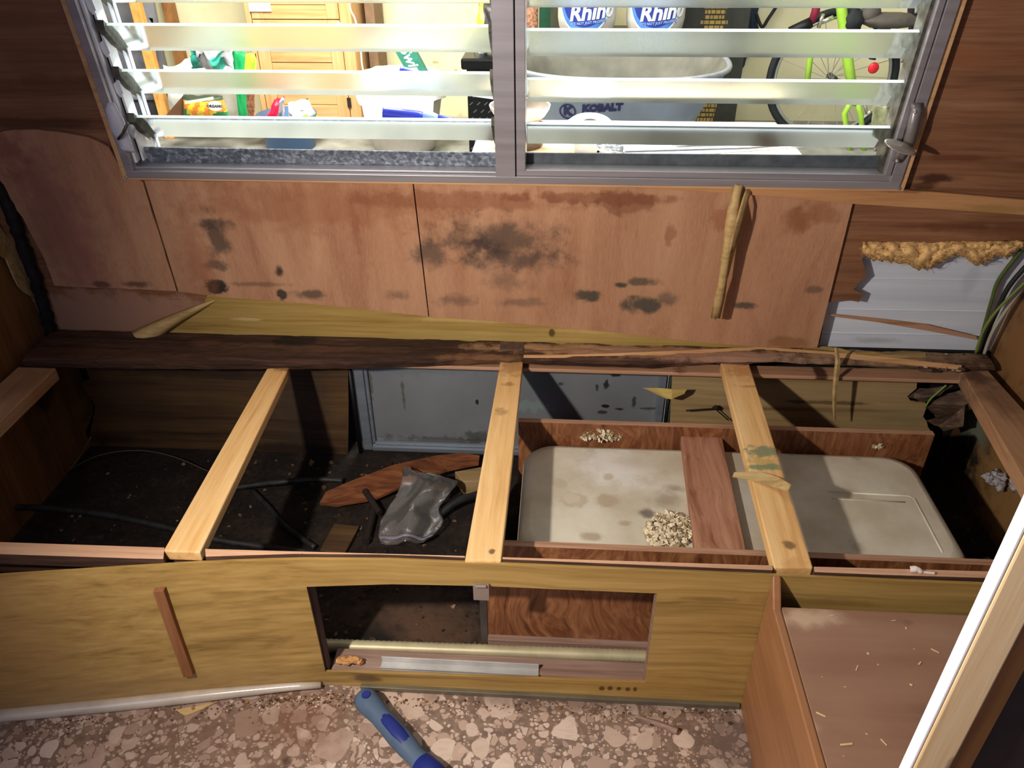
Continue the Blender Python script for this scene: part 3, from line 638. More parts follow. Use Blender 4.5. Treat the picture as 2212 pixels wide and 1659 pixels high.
# latch and thumb turn, right
b = MB()
b.sheet([[PW(x+w*q, y, .025+.014*math.sin(max(0, min(1, s/5))*3.14)*(1 if q > .3 else .2)) for q in (0, .33, .66, 1)] for s, (x, y, w) in enumerate([(1968, 222, 26), (1968, 238, 24), (1960, 262, 27), (1956, 285, 26), (1950, 308, 26), (1936, 330, 28), (1928, 350, 22)])], .003)
for (x, y) in ((1977, 242), (1938, 348)): b.blob(PW(x, y, .032), (.004, .004, .004), 1, .05)
b.build('latch_bracket', plain('dull_latch_metal', '#a09a9a', .4, .6), win, smooth=True)
cc = PW(1945, 318, .062); rot = Matrix.Rotation(math.radians(18), 3, 'Y') @ Matrix.Rotation(math.radians(22), 3, 'X')
b = MB(); b.lathe([(0, .002), (.028, .0012), (.031, 0), (.028, -.0012), (0, -.002)], cc, 28, rot=rot, sy=.55); b.tube([cc, cc+Vector((.006, .012, -.004)), cc+Vector((.004, .034, -.006))], .004, 8)
b.build('thumb_turn', plain('pale_turn_metal', '#c4bfb4', .35, .6), win, smooth=True)
# ---------------------------------------------------------------- bench frame
bench = thing('slatted_bench', (-.1, 1.15, 0), 'open wooden bench frame with three pale slats across it', 'bench frame')
def zp(px, z): return [PZ(x, y, z) for x, y in px]
fr_ = sorted((p.x, p.y) for p in zp([(60, 788), (250, 791), (450, 793), (750, 792), (1078, 780), (1200, 784), (1400, 790), (1560, 779), (1700, 779), (1900, 789), (2075, 797)], ZB))
xa_, xb_ = -1.155, .925
g = []
for j in range(181):
    x = xa_+(xb_-xa_)*j/180; y0 = interp(fr_, x)+.004*mnoise.noise(Vector((x*22, 3, 1))); row = []
    for i in range(11):
        q = i/10; rough = .0035*(1-max(0, min(1, (x+.1)/.4))*.6)
        zz = rough*(mnoise.noise(Vector((x*16, q*5, 2)))+.7*mnoise.noise(Vector((x*50, q*13, 5)))) if 0 < i < 10 else 0
        row.append(Vector((x, y0+(YW-.006-y0)*q, ZB-.0015+min(zz, .0012)-(.004 if i == 0 else 0))))
    g.append(row)
MB().sheet(g, -.018).build('back_rail', m_rot_shade, bench)['label'] = 'rotten dark back rail'
z0 = PY(1600, 815, 1.47).z
MB().box((-.56, 1.468, z0), (.905, 1.508, ZB-.0205)).build('back_cleat', m_stud, bench, bevel=.002)
def slat(px, th, mat, name='slat', drop=0):
    p = zp(px, ZB)
    return MB().prism([q+Vector((0, 0, drop)) for q in p], (0, 0, -th)).build(name, mat, bench, bevel=.0025)
slat([(577, 795), (625, 793), (432, 1193), (352, 1190)], .020, m_pine)
slat([(1081, 780), (1130, 779), (1083, 1211), (1004, 1210)], .020, m_pine)
slat([(1557, 781), (1617, 781), (1757, 1226), (1672, 1226)], .022, m_pine)
ft = [(-90, 1174), (450, 1192), (1004, 1207), (1600, 1226), (2150, 1241)]; fb = [(2150, 1249), (1640, 1234), (1075, 1215), (640, 1212), (400, 1210), (-90, 1194)]
yt = [(-1.17, .752), (-.842, .804), (-.671, .828), (-.532, .847), (-.40, .860), (-.25, YF), (1.0, YF)]
def clr(P): return [Vector((p.x, max(p.y, interp(yt, p.x)+.0062), p.z)) for p in P]
frp = clr(zp(ft+fb, ZB-.0225))
MB().prism([p+Vector((0, .004, 0)) for p in frp], (0, 0, -.045)).build('front_rail', m_rot_shade, bench)  # dark wood paints the shade on the rail's front face
# the rail's top strip between the slats, level with them, sides coloured dark for shade
segs = [(-90, 352), (440, 1003), (1085, 1670), (1760, 2150)]
for a, c in segs:
    n = 6; T = [(x, interp(ft, x)) for x in [a+(c-a)*i/n for i in range(n+1)]]; fbr = sorted(fb); B_ = [(x, interp(fbr, x)) for x in [a+(c-a)*i/n for i in range(n+1)]]
    MB().prism([q+Vector((0, .006, 0)) for q in zp(T, ZB)]+clr(zp(B_[::-1], ZB)), (0, 0, -.0222), 0, 1).build('front_rail_strip', [m_pine_x, m_rot_shade], bench)
xl0, xl1 = PZ(60, 790, ZB).x, PZ(119, 795, ZB).x
MB().box((xl0-.02, .865, ZB-.03), (xl1, 1.385, ZB-.001)).build('end_rail', m_pine_rail, bench, bevel=.002)
MB().prism(zp([(2076, 799), (2122, 786), (2230, 905), (2330, 1100), (2260, 1120), (2186, 990)], ZB-.001), (0, 0, -.032)).build('end_rail', m_pine_rail, bench, bevel=.002)
# small block on the back rail
p = zp([(1079, 770), (1131, 770), (1131, 752), (1080, 752)], ZB+.0005)
b = MB().box((p[0].x, min(q.y for q in p), ZB+.0003), (p[1].x, YW-.008, ZB+.018))
tag(b.build('wood_block', plain('dark_brown_block', '#5d483d', .85, var=.3, scale=60), bevel=.002), 'small dark wooden block sitting on the back rail behind the middle slat', 'block')
# peeled edging lath bowed along the rail
P_ = [(1131, 773, 1131, 768), (1300, 773, 1300, 764), (1480, 768, 1480, 757), (1650, 760, 1640, 749), (1740, 766, 1740, 756), (1830, 775, 1830, 763), (1950, 786, 1950, 775), (2020, 793, 2020, 783), (2074, 798, 2078, 789)]
g = [[PZ(a, b_, ZB+.014), PZ(c, d_, ZB+.020)] for a, b_, c, d_ in P_]
tag(MB().sheet(g, .003).build('edging_lath', wood('tan_lath', '#a5764f', '#c69868', '#d4aa7c', grain='x', along=2, across=50, fine=120, tone=.2)), 'thin tan edging lath lifted off the back rail and bowed toward the right corner', 'lath')
# crumbling yellow laminate and litter on the rail's right end
b = MB(); g = []
for (x, y0, y1) in [(1735, 758, 750), (1780, 766, 748), (1815, 770, 752), (1850, 774, 762), (1885, 780, 760), (1920, 783, 766), (1960, 786, 764), (2000, 790, 762)]:
    g.append([PZ(x, y0, ZB+.010), PZ(x, (y0+y1)/2, ZB+.016), PZ(x, y1, ZB+.02)])
tag(b.sheet(g, .002).build('laminate_remnant', m_yellow), 'ragged yellow laminate remnant clinging to the right end of the back rail', 'laminate scrap')
rr = random.Random(5); b = MB()
for k in range(90):
    x = rr.uniform(1990, 2110); y = rr.uniform(762, 800); 
    if y < 752+.05*(x-1990): continue
    p = PZ(x, y, ZB+rr.uniform(.002, .012)); p.y = min(p.y, YW-.012)
    b.blob(p, (rr.uniform(.003, .012), rr.uniform(.003, .01), rr.uniform(.002, .006)), k, .5, 2.5, 7, 5, 0 if rr.random() < .8 else 1)
for k in range(70):
    x = rr.uniform(1790, 2000); p = PZ(x, rr.uniform(756, 766)+.07*(x-1790)*.8, ZB+.008); p.y = min(p.y, YW-.012)
    b.blob(p, (rr.uniform(.003, .008),)*2+(rr.uniform(.002, .005),), k, .5, 2.5, 7, 5, 0)
tag(b.build('rail_debris', [plain('rotted_crumbs', '#5d473a', .95, var=.5, scale=70), plain('pale_crumbs', '#b9a68c', .9)]), 'heap of rotted crumbs in the right corner of the back rail', 'debris', kind='stuff')
tag(MB().prism(zp([(1548, 783), (1562, 769), (1640, 766), (1682, 771), (1660, 777), (1625, 783), (1610, 787)], ZB+.003), (0, 0, -.0025)).build('veneer_scrap', wood('purple_brown_veneer', '#4a302c', '#6d4a42', '#80594c', grain='x', along=3, across=40)), 'dark brown veneer scrap lying over the back end of the right slat', 'veneer scrap')
tag(MB().sheet([[PZ(x, y, ZB+z), PZ(x2, y2, ZB+z+.004)] for x, y, x2, y2, z in [(1582, 1030, 1586, 1020, .004), (1630, 1037, 1640, 1018, .004), (1670, 1050, 1680, 1030, .006), (1695, 1058, 1704, 1044, .014), (1703, 1060, 1708, 1046, .018)]], .002).build('wood_splinter', m_curl), 'small pale splinter lying across the right slat', 'splinter')

# ---------------------------------------------------------------- front panel of the bench
fp = thing('bench_front_panel', (-.2, YF, 0), 'yellow wood-grain front panel with a rectangular cut-out, bulging out at the left', 'panel')
yt = [(-1.17, .752), (-.842, .804), (-.671, .828), (-.532, .847), (-.40, .860), (-.25, YF), (1.0, YF)]
yb_ = [(-1.17, .735), (-.943, .772), (-.752, .804), (-.558, .839), (-.45, .858), (-.38, YF), (1.0, YF)]
ztop = [(-1.17, .318), (-.6, .320), (-.3, .3215), (-.1, .322), (.95, .322)]
zo1 = [(p.x, p.z) for p in (PY(664, 1262, YF), PY(850, 1262, YF), PY(1042, 1266, YF), PY(1420, 1282, YF))]
zo0 = [(p.x, p.z) for p in (PY(708, 1450, YF), PY(1392, 1475, YF))]
X0, X1 = zo1[0][0], zo1[-1][0]
XR = .952
def fpt(x, z, off=0):
    s = max(0, min(1, z/.322)); y = interp(yb_, x)*(1-s)+interp(yt, x)*s
    y -= .010*math.sin(math.pi*s)*max(0, min(1, (-.5-x)/.4))
    return Vector((x, y-off, z))
def strip(xs, zlo, zhi, nz):
    return [[fpt(x, zlo(x)+(zhi(x)-zlo(x))*j/nz) for x in xs] for j in range(nz+1)]
lin = lambda a, c, n: [a+(c-a)*i/n for i in range(n+1)]
b = MB()
zt_ = lambda x: interp(ztop, x); z1_ = lambda x: interp(zo1, x); z0_ = lambda x: interp(zo0, x); zb_ = lambda x: .002
b.sheet(strip(lin(-1.17, X0, 20), zb_, zt_, 10), -.005); b.sheet(strip(lin(X0, X1, 12), z1_, zt_, 2), -.005); b.sheet(strip(lin(X0, X1, 12), zb_, z0_, 2), -.005); b.sheet(strip(lin(X1, XR, 6), zb_, zt_, 2), -.005)
fpl_bl = [((-.95, .8, .2), (.25, .3, .25), '#9a7142', .55, .8), ((-.7, .8, .03), (.3, .3, .06), '#96764c', .5, .8), ((.1, YF, .05), (.3, .2, .04), '#8f6a2e', .4, .8),
          (PY(1750, 1300, YF), (.12, .1, .012), '#6d5326', .5, .7), (PY(1540, 1295, YF), (.05, .1, .006), '#6d5326', .6, .6), (PY(690, 1480, YF), (.05, .1, .012), '#9b8468', .8, .6), (PY(790, 1465, YF), (.03, .1, .012), '#4d3a28', .8, .6)]
for (x, y, rx) in [(1300, 1487, 8), (1318, 1487, 7), (1337, 1488, 7), (1356, 1489, 7), (1372, 1489, 5)]: fpl_bl.append((PY(x, y, YF), (rx*.0007, .1, .006), '#4a2f18', .9, .4))
m_front = wood('front_woodgrain_laminate', '#785e31', '#a18148', '#b7985b', grain='x', along=1.1, across=44, fine=120, figure=.01, tone=.18, rough=.45, nscale=40, namp=.5, bstr=.08, spec=.35, blobs=fpl_bl)
b.build('panel_sheet', m_front, fp)
# rolled pale edging along the bulged foot, thin metal strip along the rest
pth = [fpt(x, .0125, .006) for x in lin(-1.17, -.40, 20)]
MB().tube(pth, [.012]*14+[.0115, .011, .010, .009, .008, .007, .006], 10).build('foot_edging', plain('glossy_pale_vinyl', '#b5a898', .2, 0, spec=.9), fp, smooth=True)['label'] = 'glossy pale edging curling along the foot'
MB().box((-.33, YF-.008, .001), (.335, YF-.0005, .011)).build('metal_strip', plain('dirty_metal_strip', '#77705f', .4, .5), fp, bevel=.001)
a, c = fpt(PZ(335, 1285, 0).x*0-.617, .272, .0), None
q0 = PY(334, 1290, .812); q1 = PY(408, 1460, .822)
q0 = fpt(q0.x, q0.z, .0005); q1 = fpt(q1.x, q1.z, .0005); w = Vector((.0085, .001, .001)); d = Vector((0, -.009, 0))
MB().prism([q0-w, q0+w, q1+w, q1-w], d).build('glued_batten', wood('reddish_batten', '#6b4226', '#8a5a38', '#9a6a46', grain='z', along=3, across=40), fp, bevel=.001)['label'] = 'short reddish batten stuck on the panel'
p0, p1 = PY(1022, 1261, YF-.001), PY(1058, 1294, YF-.001)
b = MB().box((p0.x, YF-.005, p1.z), (p1.x, YF-.0005, p0.z+.002)); b.tube([Vector((p0.x+.004, YF-.006, p0.z)), Vector((p1.x-.004, YF-.006, p0.z+.001))], .003, 6)
b.build('turn_catch', plain('grey_brown_catch', '#85746a', .7), fp, bevel=.001)['label'] = 'grey-brown catch at the top of the cut-out'
MB().box((X0-.004, YF+.0055, .006), (X0+.003, YF+.022, .30)).build('jamb_strip', plain('purplish_brown_wood', '#54403f', .6), fp)
MB().box((X1-.0015, YF+.0055, .02), (X1+.012, YF+.018, .29)).build('jamb_strip', m_sill, fp)
# inside the cut-out
b = MB().box((-.385, YF+.006, .004), (.30, .925, .03))
tag(b.build('sill_board', m_sill, bevel=.002), 'dusty pinkish board along the bottom edge of the cut-out', 'board')
hs = PY(700, 1400, .935); he = PY(1402, 1420, .935)
b = MB(); n = 150; L0 = Vector((hs.x-.05, .945, hs.z-.006)); L1 = Vector((he.x+.1, .945, he.z-.008))
b.tube([L0.lerp(L1, i/n) for i in range(n+1)], [.0115 if i % 2 else .0127 for i in range(n+1)], 12)
tag(b.build('ribbed_hose', plain('ribbed_grey_hose', '#b3a988', .45, .25), smooth=True), 'ribbed grey flexible tube crossing the cut-out', 'hose')
s0, s1 = PZ(822, 1434, .0375), PZ(1164, 1447, .0375)
b = MB(); b.box((s0.x, s0.y-.008, .0305), (s1.x, s0.y+.012, .033)); b.box((s0.x, s0.y+.009, .033), (s1.x, s0.y+.012, .044)); b.box((s0.x, s0.y-.008, .033), (s1.x, s0.y-.006, .038))
tag(b.build('metal_channel', plain('pale_grey_channel', '#b9b7b4', .4, .3), bevel=.0008), 'pale grey metal channel lying on the board inside the cut-out', 'channel')
b = MB(); rr = random.Random(6)
for k in range(16):
    p = PZ(722+54*rr.random(), 1441+7*rr.random(), .036); p.y = max(p.y, .893); p.z = .036+rr.uniform(0, .006); b.blob(p, (rr.uniform(.006, .012), rr.uniform(.005, .008), .006), k, .4, 2.2, 10, 7)
tag(b.build('foam_scrap', plain('crumbling_orange_foam', '#c08c58', .95, var=.3, scale=120), smooth=True), 'crumbling orange-tan foam scrap in the left corner of the cut-out', 'foam')

# ---------------------------------------------------------------- water tank and its boards
TZ = .212
tank = thing('water_tank', (.33, 1.16, 0), 'milky white plastic water tank with rounded corners under the right slat', 'water tank')
def rrect(x0, x1, y0, y1, r, n=6):
    out = []
    for cx, cy, a0 in ((x1-r, y1-r, 0), (x0+r, y1-r, 90), (x0+r, y0+r, 180), (x1-r, y0+r, 270)):
        for k in range(n+1):
            a = math.radians(a0+90*k/n); out.append((cx+r*math.cos(a), cy+r*math.sin(a)))
    return out
b = MB(); rings = []
for (ins, z) in [(.02, .004), (.004, .02), (0, .04), (0, TZ-.028), (.003, TZ-.015), (.010, TZ-.005), (.022, TZ)]:
    rings.append([Vector((x, y, z)) for x, y in rrect(-.062+ins, .738-ins, 1.0+ins, 1.332-ins, .055)])
nb_ = len(rings[0])
for r in rings: b.v += r
for i in range(len(rings)-1):
    for k in range(nb_):
        k2 = (k+1) % nb_; b.f.append([i*nb_+k, i*nb_+k2, (i+1)*nb_+k2, (i+1)*nb_+k]); b.m.append(0)
b.f.append(list(range(nb_-1, -1, -1))); b.m.append(0); b.f.append([(len(rings)-1)*nb_+k for k in range(nb_)]); b.m.append(0)
o = b.build('tank_body', m_tank, tank, smooth=False)
for p in o.data.polygons: p.use_smooth = len(p.vertices) == 4
b = MB()
b.tube(zp([(1788, 1063), (1962, 1072), (1975, 1078), (2036, 1195)], TZ-.0012), .0028, 8); b.tube(zp([(1795, 1078), (1955, 1086)], TZ-.0012), .0024, 8)
b.build('moulded_rib', m_tank, tank, smooth=True)
def board(name, x0, x1, y0, y1, z0, z1, label):
    b = MB(); b.box((x0, y0, z0), (x1, y1, z1-.0008), 0); b.box((x0, y0, z1-.0008), (x1, y1, z1), 1)
    return tag(b.build(name, [m_redply, m_redply_x]), label, 'board')
fy = .978
board('plywood_board', -.112, .93, fy, fy+.013, .022, .253, 'red-brown plywood board standing along the front of the water tank')
board('plywood_board', -.075, PZ(2011, 928, .255).x, 1.337, 1.350, .002, .2565, 'red-brown plywood board standing along the back of the water tank')
tag(MB().box((-.112, fy-.012, .001), (.93, fy+.018, .0215)).build('base_strip', m_sill, bevel=.001), 'pinkish wooden strip at the foot of the front tank board', 'strip')
tag(MB().box((-.126, fy, .001), (-.113, 1.345, .20)).build('divider_board', plain('dark_grey_board', '#4d453e', .8, var=.3)), 'dark divider board at the left end of the water tank', 'board')
tag(MB().prism(zp([(1470, 931), (1557, 933), (1612, 1191), (1502, 1189)], TZ+.020), (0, 0, -.0195)).build('hold_down_board', m_hold, bevel=.0015), 'brown grained board lying across the top of the tank between its boards', 'board')
# shredded paper nests
def nest(name, outline_c, rx, ry, z, n, lab, hh=.012):
    rr = random.Random(len(lab)); b = MB()
    for k in range(n):
        a = rr.uniform(0, 6.283); r = rr.random()**.5
        p = PZ(outline_c[0]+rx*r*math.cos(a), outline_c[1]+ry*r*math.sin(a), z)
        p.z = z+.002+rr.random()*hh*(1-r*.6)
        s = rr.uniform(.0025, .0075); R = Matrix.Rotation(rr.uniform(0, 6.28), 3, 'Z') @ Matrix.Rotation(rr.uniform(-1, 1), 3, 'X') @ Matrix.Rotation(rr.uniform(-1, 1), 3, 'Y')
        q = [R @ Vector(v)+p for v in ((-s, -s*.5, 0), (0, -s*.6, s*.3), (s, -s*.4, 0), (s*.9, s*.5, 0), (0, s*.6, s*.35), (-s*.8, s*.5, 0))]
        b.add(q+[v+R @ Vector((0, 0, .0006)) for v in q], [(0, 1, 4, 5), (1, 2, 3, 4), (11, 10, 7, 6), (10, 9, 8, 7), (0, 6, 7, 1), (1, 7, 8, 2), (2, 8, 9, 3), (3, 9, 10, 4), (4, 10, 11, 5), (5, 11, 6, 0)], 0 if rr.random() < .75 else 1)
    return tag(b.build(name, [plain('shredded_paper', '#e0d2b4', .9, var=.2, scale=150), plain('stained_paper', '#a08b68', .9)]), lab, 'shredded paper', kind='stuff')
nest('shredded_paper', (1447, 1150), 54, 40, TZ, 420, 'mouse nest of shredded cream paper on the tank against the hold-down board')
nest('shredded_paper', (1298, 948), 48, 9, TZ+.004, 170, 'small tuft of shredded paper at the back edge of the tank', .03)
nest('shredded_paper', (1897, 966), 12, 3, TZ+.012, 12, 'few white paper crumbs by the back board right of the right slat', .004)

# ---------------------------------------------------------------- litter under the bench
m_scrap = wood('delaminated_orange_ply', '#4a2616', '#7d4a2c', '#a0673f', grain='x', along=9, across=30, fine=90, figure=.12, dist=1.8, tone=.5, blobs=[])
sp = [(690, 1086, .02), (704, 1062, .03), (760, 1038, .035), (850, 1004, .045), (940, 984, .05), (1000, 978, .055), (1036, 984, .055), (1034, 1000, .05), (965, 1014, .042), (875, 1046, .035), (810, 1076, .025), (728, 1090, .02)]
tag(MB().prism([PZ(x, y, z) for x, y, z in sp], (0, 0, -.007)).build('plywood_scrap', m_scrap), 'long torn scrap of orange-brown plywood leaning under the bench left of the middle slat', 'plywood scrap')
tag(MB().prism(zp([(982, 1018), (1042, 1008), (1045, 1038), (1000, 1040)], .04), (0, 0, -.04)).build('wood_offcut', m_clear_lam, bevel=.002), 'small wood offcut behind the plastic bag', 'offcut')
tag(MB().prism(zp([(690, 1188), (722, 1130), (776, 1136), (744, 1196)], .012), (0, 0, -.011)).build('wood_offcut', m_dark_lam, bevel=.002), 'flat square offcut on the dirty floor in front of the plywood scrap', 'offcut')
m_hose = plain('dusty_black_hose', '#2a2b2b', .5, var=.4, scale=50)
def hose(pts, r, lab, name='black_hose', mat=None, cat='hose'):
    return tag(MB().tube(smooth_path([PZ(*p) for p in pts], 8), r, 10).build(name, mat or m_hose, smooth=True), lab, cat)
hose([(-60, 1104, .05), (40, 1096, .05), (150, 1102, .045), (260, 1118, .04), (360, 1140, .03), (460, 1164, .02), (560, 1180, .013), (660, 1194, .012), (760, 1206, .012)], .0075, 'black hose arching from the left wall under the left slat')
hose([(500, 1055, .012), (560, 1046, .02), (620, 1040, .03), (690, 1036, .02), (740, 1038, .012)], .0065, 'black hose behind the left end of the plywood scrap')
hose([(545, 1060, .010), (580, 1095, .010), (620, 1140, .010), (680, 1182, .010)], .006, 'short black hose slanting over the dirty floor right of the left slat')
hose([(915, 1160, .012), (945, 1118, .015), (985, 1085, .03), (1040, 1066, .03)], .009, 'thick black hose curving behind the plastic bag')
m_pipe = plain('dark_iron_pipe', '#2e2624', .6, .2)
tag(MB().tube([PZ(788, 1060, .03), PZ(820, 1108, .02)], .007, 10).build('iron_pipe', m_pipe), 'dark stub of pipe leaning on the front of the plywood scrap', 'pipe')
tag(MB().tube([PZ(808, 1100, .012), PZ(790, 1170, .012)], .0085, 12).build('iron_pipe', m_pipe), 'dark upright stub of pipe left of the plastic bag', 'pipe')
hose([(150, 1014, .02), (170, 990, .03), (196, 945, .10)], .0018, 'thin brown wire rising up the lower left corner', 'thin_wire', plain('brown_wire', '#6b5138', .6), 'wire')
hose([(150, 1015, .015), (210, 985, .05), (290, 973, .06), (370, 985, .05), (450, 1018, .02)], .0012, 'thin wire arched over the dirt in the left corner', 'thin_wire', plain('grey_brown_wire', '#5d4f48', .6), 'wire')
# clear plastic bag
t = NT('clear_polythene')
tr = t.node('ShaderNodeBsdfTransparent', {'Color': (.97, .97, .97, 1)}).outputs[0]; gl = t.node('ShaderNodeBsdfGlossy', {'Color': (1, 1, 1, 1), 'Roughness': .13}).outputs[0]; dd = t.node('ShaderNodeBsdfDiffuse', {'Color': col('#d8d6d4')}).outputs[0]
a1 = t.node('ShaderNodeMixShader', {0: .09, 1: tr, 2: dd}).outputs[0]
t.link(t.node('ShaderNodeMixShader', {0: t.math('MULTIPLY_ADD', t.node('ShaderNodeFresnel', {'IOR': 1.4}).outputs[0], 1.0, .04), 1: a1, 2: gl}).outputs[0], t.out.inputs[0]); m_bag = t.m
bag = thing('plastic_bag', PZ(890, 1100, 0), 'crumpled clear zip-seal plastic bag on the orange-brown plywood scrap', 'plastic bag')
Lft = [(872, 1006, .075), (868, 1030, .08), (858, 1066, .06), (838, 1098, .04), (822, 1122, .03), (818, 1150, .02), (822, 1176, .018)]
Rgt = [(926, 1034, .06), (988, 1038, .06), (972, 1070, .06), (948, 1100, .04), (958, 1126, .03), (944, 1150, .02), (926, 1170, .018)]
g = []; n = 26
lp = smooth_path([Vector(p) for p in Lft], 4); rp = smooth_path([Vector(p) for p in Rgt], 4)
for i, (l, r) in enumerate(zip(lp, rp)):
    row = []
    for j in range(n+1):
        q = l.lerp(r, j/n); p = PZ(q.x, q.y, max(.012, q.z+.012*math.sin(j/n*math.pi)))
        p.z += .016*(mnoise.noise(Vector((i*.10, j*.12, 1)))+.5*abs(mnoise.noise(Vector((i*.22+j*.2, j*.09, 5))))); p.z = max(p.z, .010); row.append(p)
    g.append(row)
MB().sheet(g, .0005).build('bag_body', m_bag, bag, smooth=True)
MB().sheet([[v+Vector((0, -.002, .003)) for v in g[-4]], [v+Vector((0, -.002, .003)) for v in g[-3]]], .0012).build('zip_seal', plain('lilac_zip_seal', '#7d7888', .35), bag, smooth=True)
# loose dirt and chips, too many to count
rr = random.Random(11); b = MB()
for k in range(620):
    x = rr.uniform(-1.1, -.1) if rr.random() < .9 else rr.uniform(.76, .92); y = rr.uniform(.9, 1.5)
    s = rr.uniform(.0015, .007) if rr.random() < .93 else rr.uniform(.008, .018)
    R = Matrix.Rotation(rr.uniform(0, 6.28), 3, 'Z') @ Matrix.Rotation(rr.uniform(-.3, .3), 3, 'X')
    P = [Vector((x, y, .0006))+R @ Vector((s*rr.uniform(.5, 1.1)*math.cos(a), s*rr.uniform(.3, .7)*math.sin(a), 0)) for a in (.3, 1.4, 2.6, 3.9, 5.1)]
    for p in P: p.z = .0006+max(0, (p.y-y)*.2)
    b.prism(P, (0, 0, .001+s*.18), rr.choice((0, 0, 0, 0, 0, 1, 1, 2)))
tag(b.build('floor_debris', [plain('dark_chips', '#30251e', .9, var=.5, scale=80), plain('brown_chips', '#6d5238', .9, var=.4, scale=80), plain('tan_chips', '#86704f', .9)]), 'dirt and wood chips littering the floor under the bench', 'debris', kind='stuff')
rr = random.Random(12); b = MB()
for k in range(620):
    px = rr.gauss(660, 90) if k < 230 else rr.uniform(20, 1590)
    if not 10 < px < 1590: continue
    p = PZ(px, interp([(0, 1566), (250, 1540), (500, 1512), (700, 1494), (1080, 1512), (1590, 1530)], px)+5+abs(rr.gauss(0, 15)), 0)
    s = rr.uniform(.0006, .0022) if rr.random() < .94 else rr.uniform(.0025, .004); a0 = rr.uniform(0, 6.28)
    b.prism([Vector((p.x+s*rr.uniform(.6, 1.5)*math.cos(a0+a), p.y+s*rr.uniform(.5, 1)*math.sin(a0+a), .0005)) for a in (.2, 1.5, 2.7, 3.9, 5.2)], (0, 0, .0004+s*.6), rr.choice((0, 0, 1, 2)))
tag(b.build('floor_crumbs', [plain('sawdust_crumbs', '#8a6142', .9, var=.3, scale=90), plain('dark_crumbs', '#4a372b', .9), plain('pale_grit', '#c3ae95', .9)]), 'sawdust crumbs along the foot of the front panel', 'crumbs', kind='stuff')
tag(MB().tube([PZ(1372, 1547, .004), PZ(1420, 1562, .007), PZ(1463, 1580, .008)], [.002, .005, .006], 7).build('wood_sliver', m_sill), 'brown wood sliver lying on the pebble floor near the cabinet', 'sliver')
tag(MB().prism(zp([(378, 1533), (430, 1524), (470, 1514), (440, 1530), (400, 1546)], .003), (0, 0, -.0025)).build('veneer_chip', m_curl), 'pale veneer chip on the pebble floor under the bulged panel', 'veneer chip')
# hanging strip, yellow flake, bracket on the lower back wall
tag(MB().sheet([[PY(x-w, y, 1.452+o), PY(x, y+1, 1.450+o), PY(x+w, y, 1.453+o)] for x, y, w, o in [(1806, 750, 3, 0), (1810, 780, 6, 0), (1806, 815, 6, .0), (1803, 850, 5, .0), (1802, 880, 4, .004), (1803, 906, 2, .008)]], .001).build('veneer_shred', m_curl), 'narrow tan shred hanging straight down from the lath right of the right slat', 'veneer shred')
tag(MB().sheet([[PY(1390, 838, 1.50), PY(1396, 840, 1.50), PY(1400, 842, 1.50)], [PY(1420, 838, 1.485), PY(1428, 850, 1.485), PY(1438, 860, 1.485)], [PY(1450, 840, 1.48), PY(1452, 850, 1.48), PY(1450, 862, 1.48)], [PY(1484, 840, 1.49), PY(1480, 846, 1.49), PY(1478, 850, 1.49)]], .001).build('laminate_flake', plain('pale_yellow_laminate', '#d1b66a', .5)), 'pale yellow laminate flake sticking out over the right edge of the hatch', 'laminate flake')
b = MB(); b.tube([PY(1482, 887, 1.51), PY(1540, 883, 1.51)], .002, 6); b.blob(PY(1546, 881, 1.512), (.007, .006, .006), 2, .2); b.tube([PY(1546, 884, 1.512), PY(1574, 908, 1.515)], .0015, 6)
tag(b.build('bent_nail', plain('rusty_black_nail', '#1d1611', .7)), 'black bent nail sticking out of the panel left of the right slat', 'nail')
# rotten veneers and green wire in the lower right hole
tv = thing('rotten_veneer', PY(2050, 880, 1.5), 'rotten layered veneer curling out of the lower right hole', 'veneer')
m_rv = wood('mouldy_veneer', '#2b1f1a', '#574236', '#7d6650', grain='x', along=8, across=50, tone=.5)
for (pts, yy) in [([(1960, 858), (1985, 838), (2060, 832), (2030, 852), (1996, 868)], 1.50), ([(2000, 880), (2040, 850), (2095, 835), (2110, 870), (2070, 905), (2020, 900)], 1.49), ([(2000, 908), (2060, 890), (2085, 872), (2080, 920), (2040, 930)], 1.475)]:
    P = [PY(x, y, yy+.018*math.sin(i*1.7)) for i, (x, y) in enumerate(pts)]
    MB().prism(ragged(P+[P[0]], .004, .012, 8)[:-1], (0, -.0025, .001)).build('veneer_layer', m_rv, tv)
tag(MB().tube(smooth_path([PY(x, y, 1.485) for x, y in [(1998, 880), (2010, 862), (2028, 846), (2044, 832)]]), .0022, 7).build('green_wire', plain('green_wire_sheath', '#6f8a35', .5), smooth=True), 'bright green wire arching over the rotten veneer', 'wire')
rr = random.Random(4); b = MB()
for k in range(26):
    p = PX(2170+rr.uniform(-26, 40), 1036+rr.uniform(-16, 18), .945); p.x -= rr.uniform(0, .014); b.blob(p, (rr.uniform(.004, .01),)*3, k, .5, 2.5, 8, 6)
tag(b.build('lint_clump', plain('greyish_lint', '#a7a0a4', .95, var=.3, scale=120), smooth=True), 'grey-white lint clump stuck on the right wall below the end rail', 'lint')
b = MB()
for k in range(14): b.blob(PZ(2122+rr.uniform(-14, 16), 1204+rr.uniform(-7, 6), .01+rr.uniform(0, .008))+Vector((0, -.02, 0)), (rr.uniform(.004, .009),)*3, k+40, .5, 2.5, 8, 6)
tag(b.build('lint_clump', plain('dusty_lint', '#77736c', .95, var=.3, scale=120), smooth=True), 'dusty grey lint clump in the dark gap right of the tank', 'lint')
p = PZ(1985, 1238, ZB-.001)
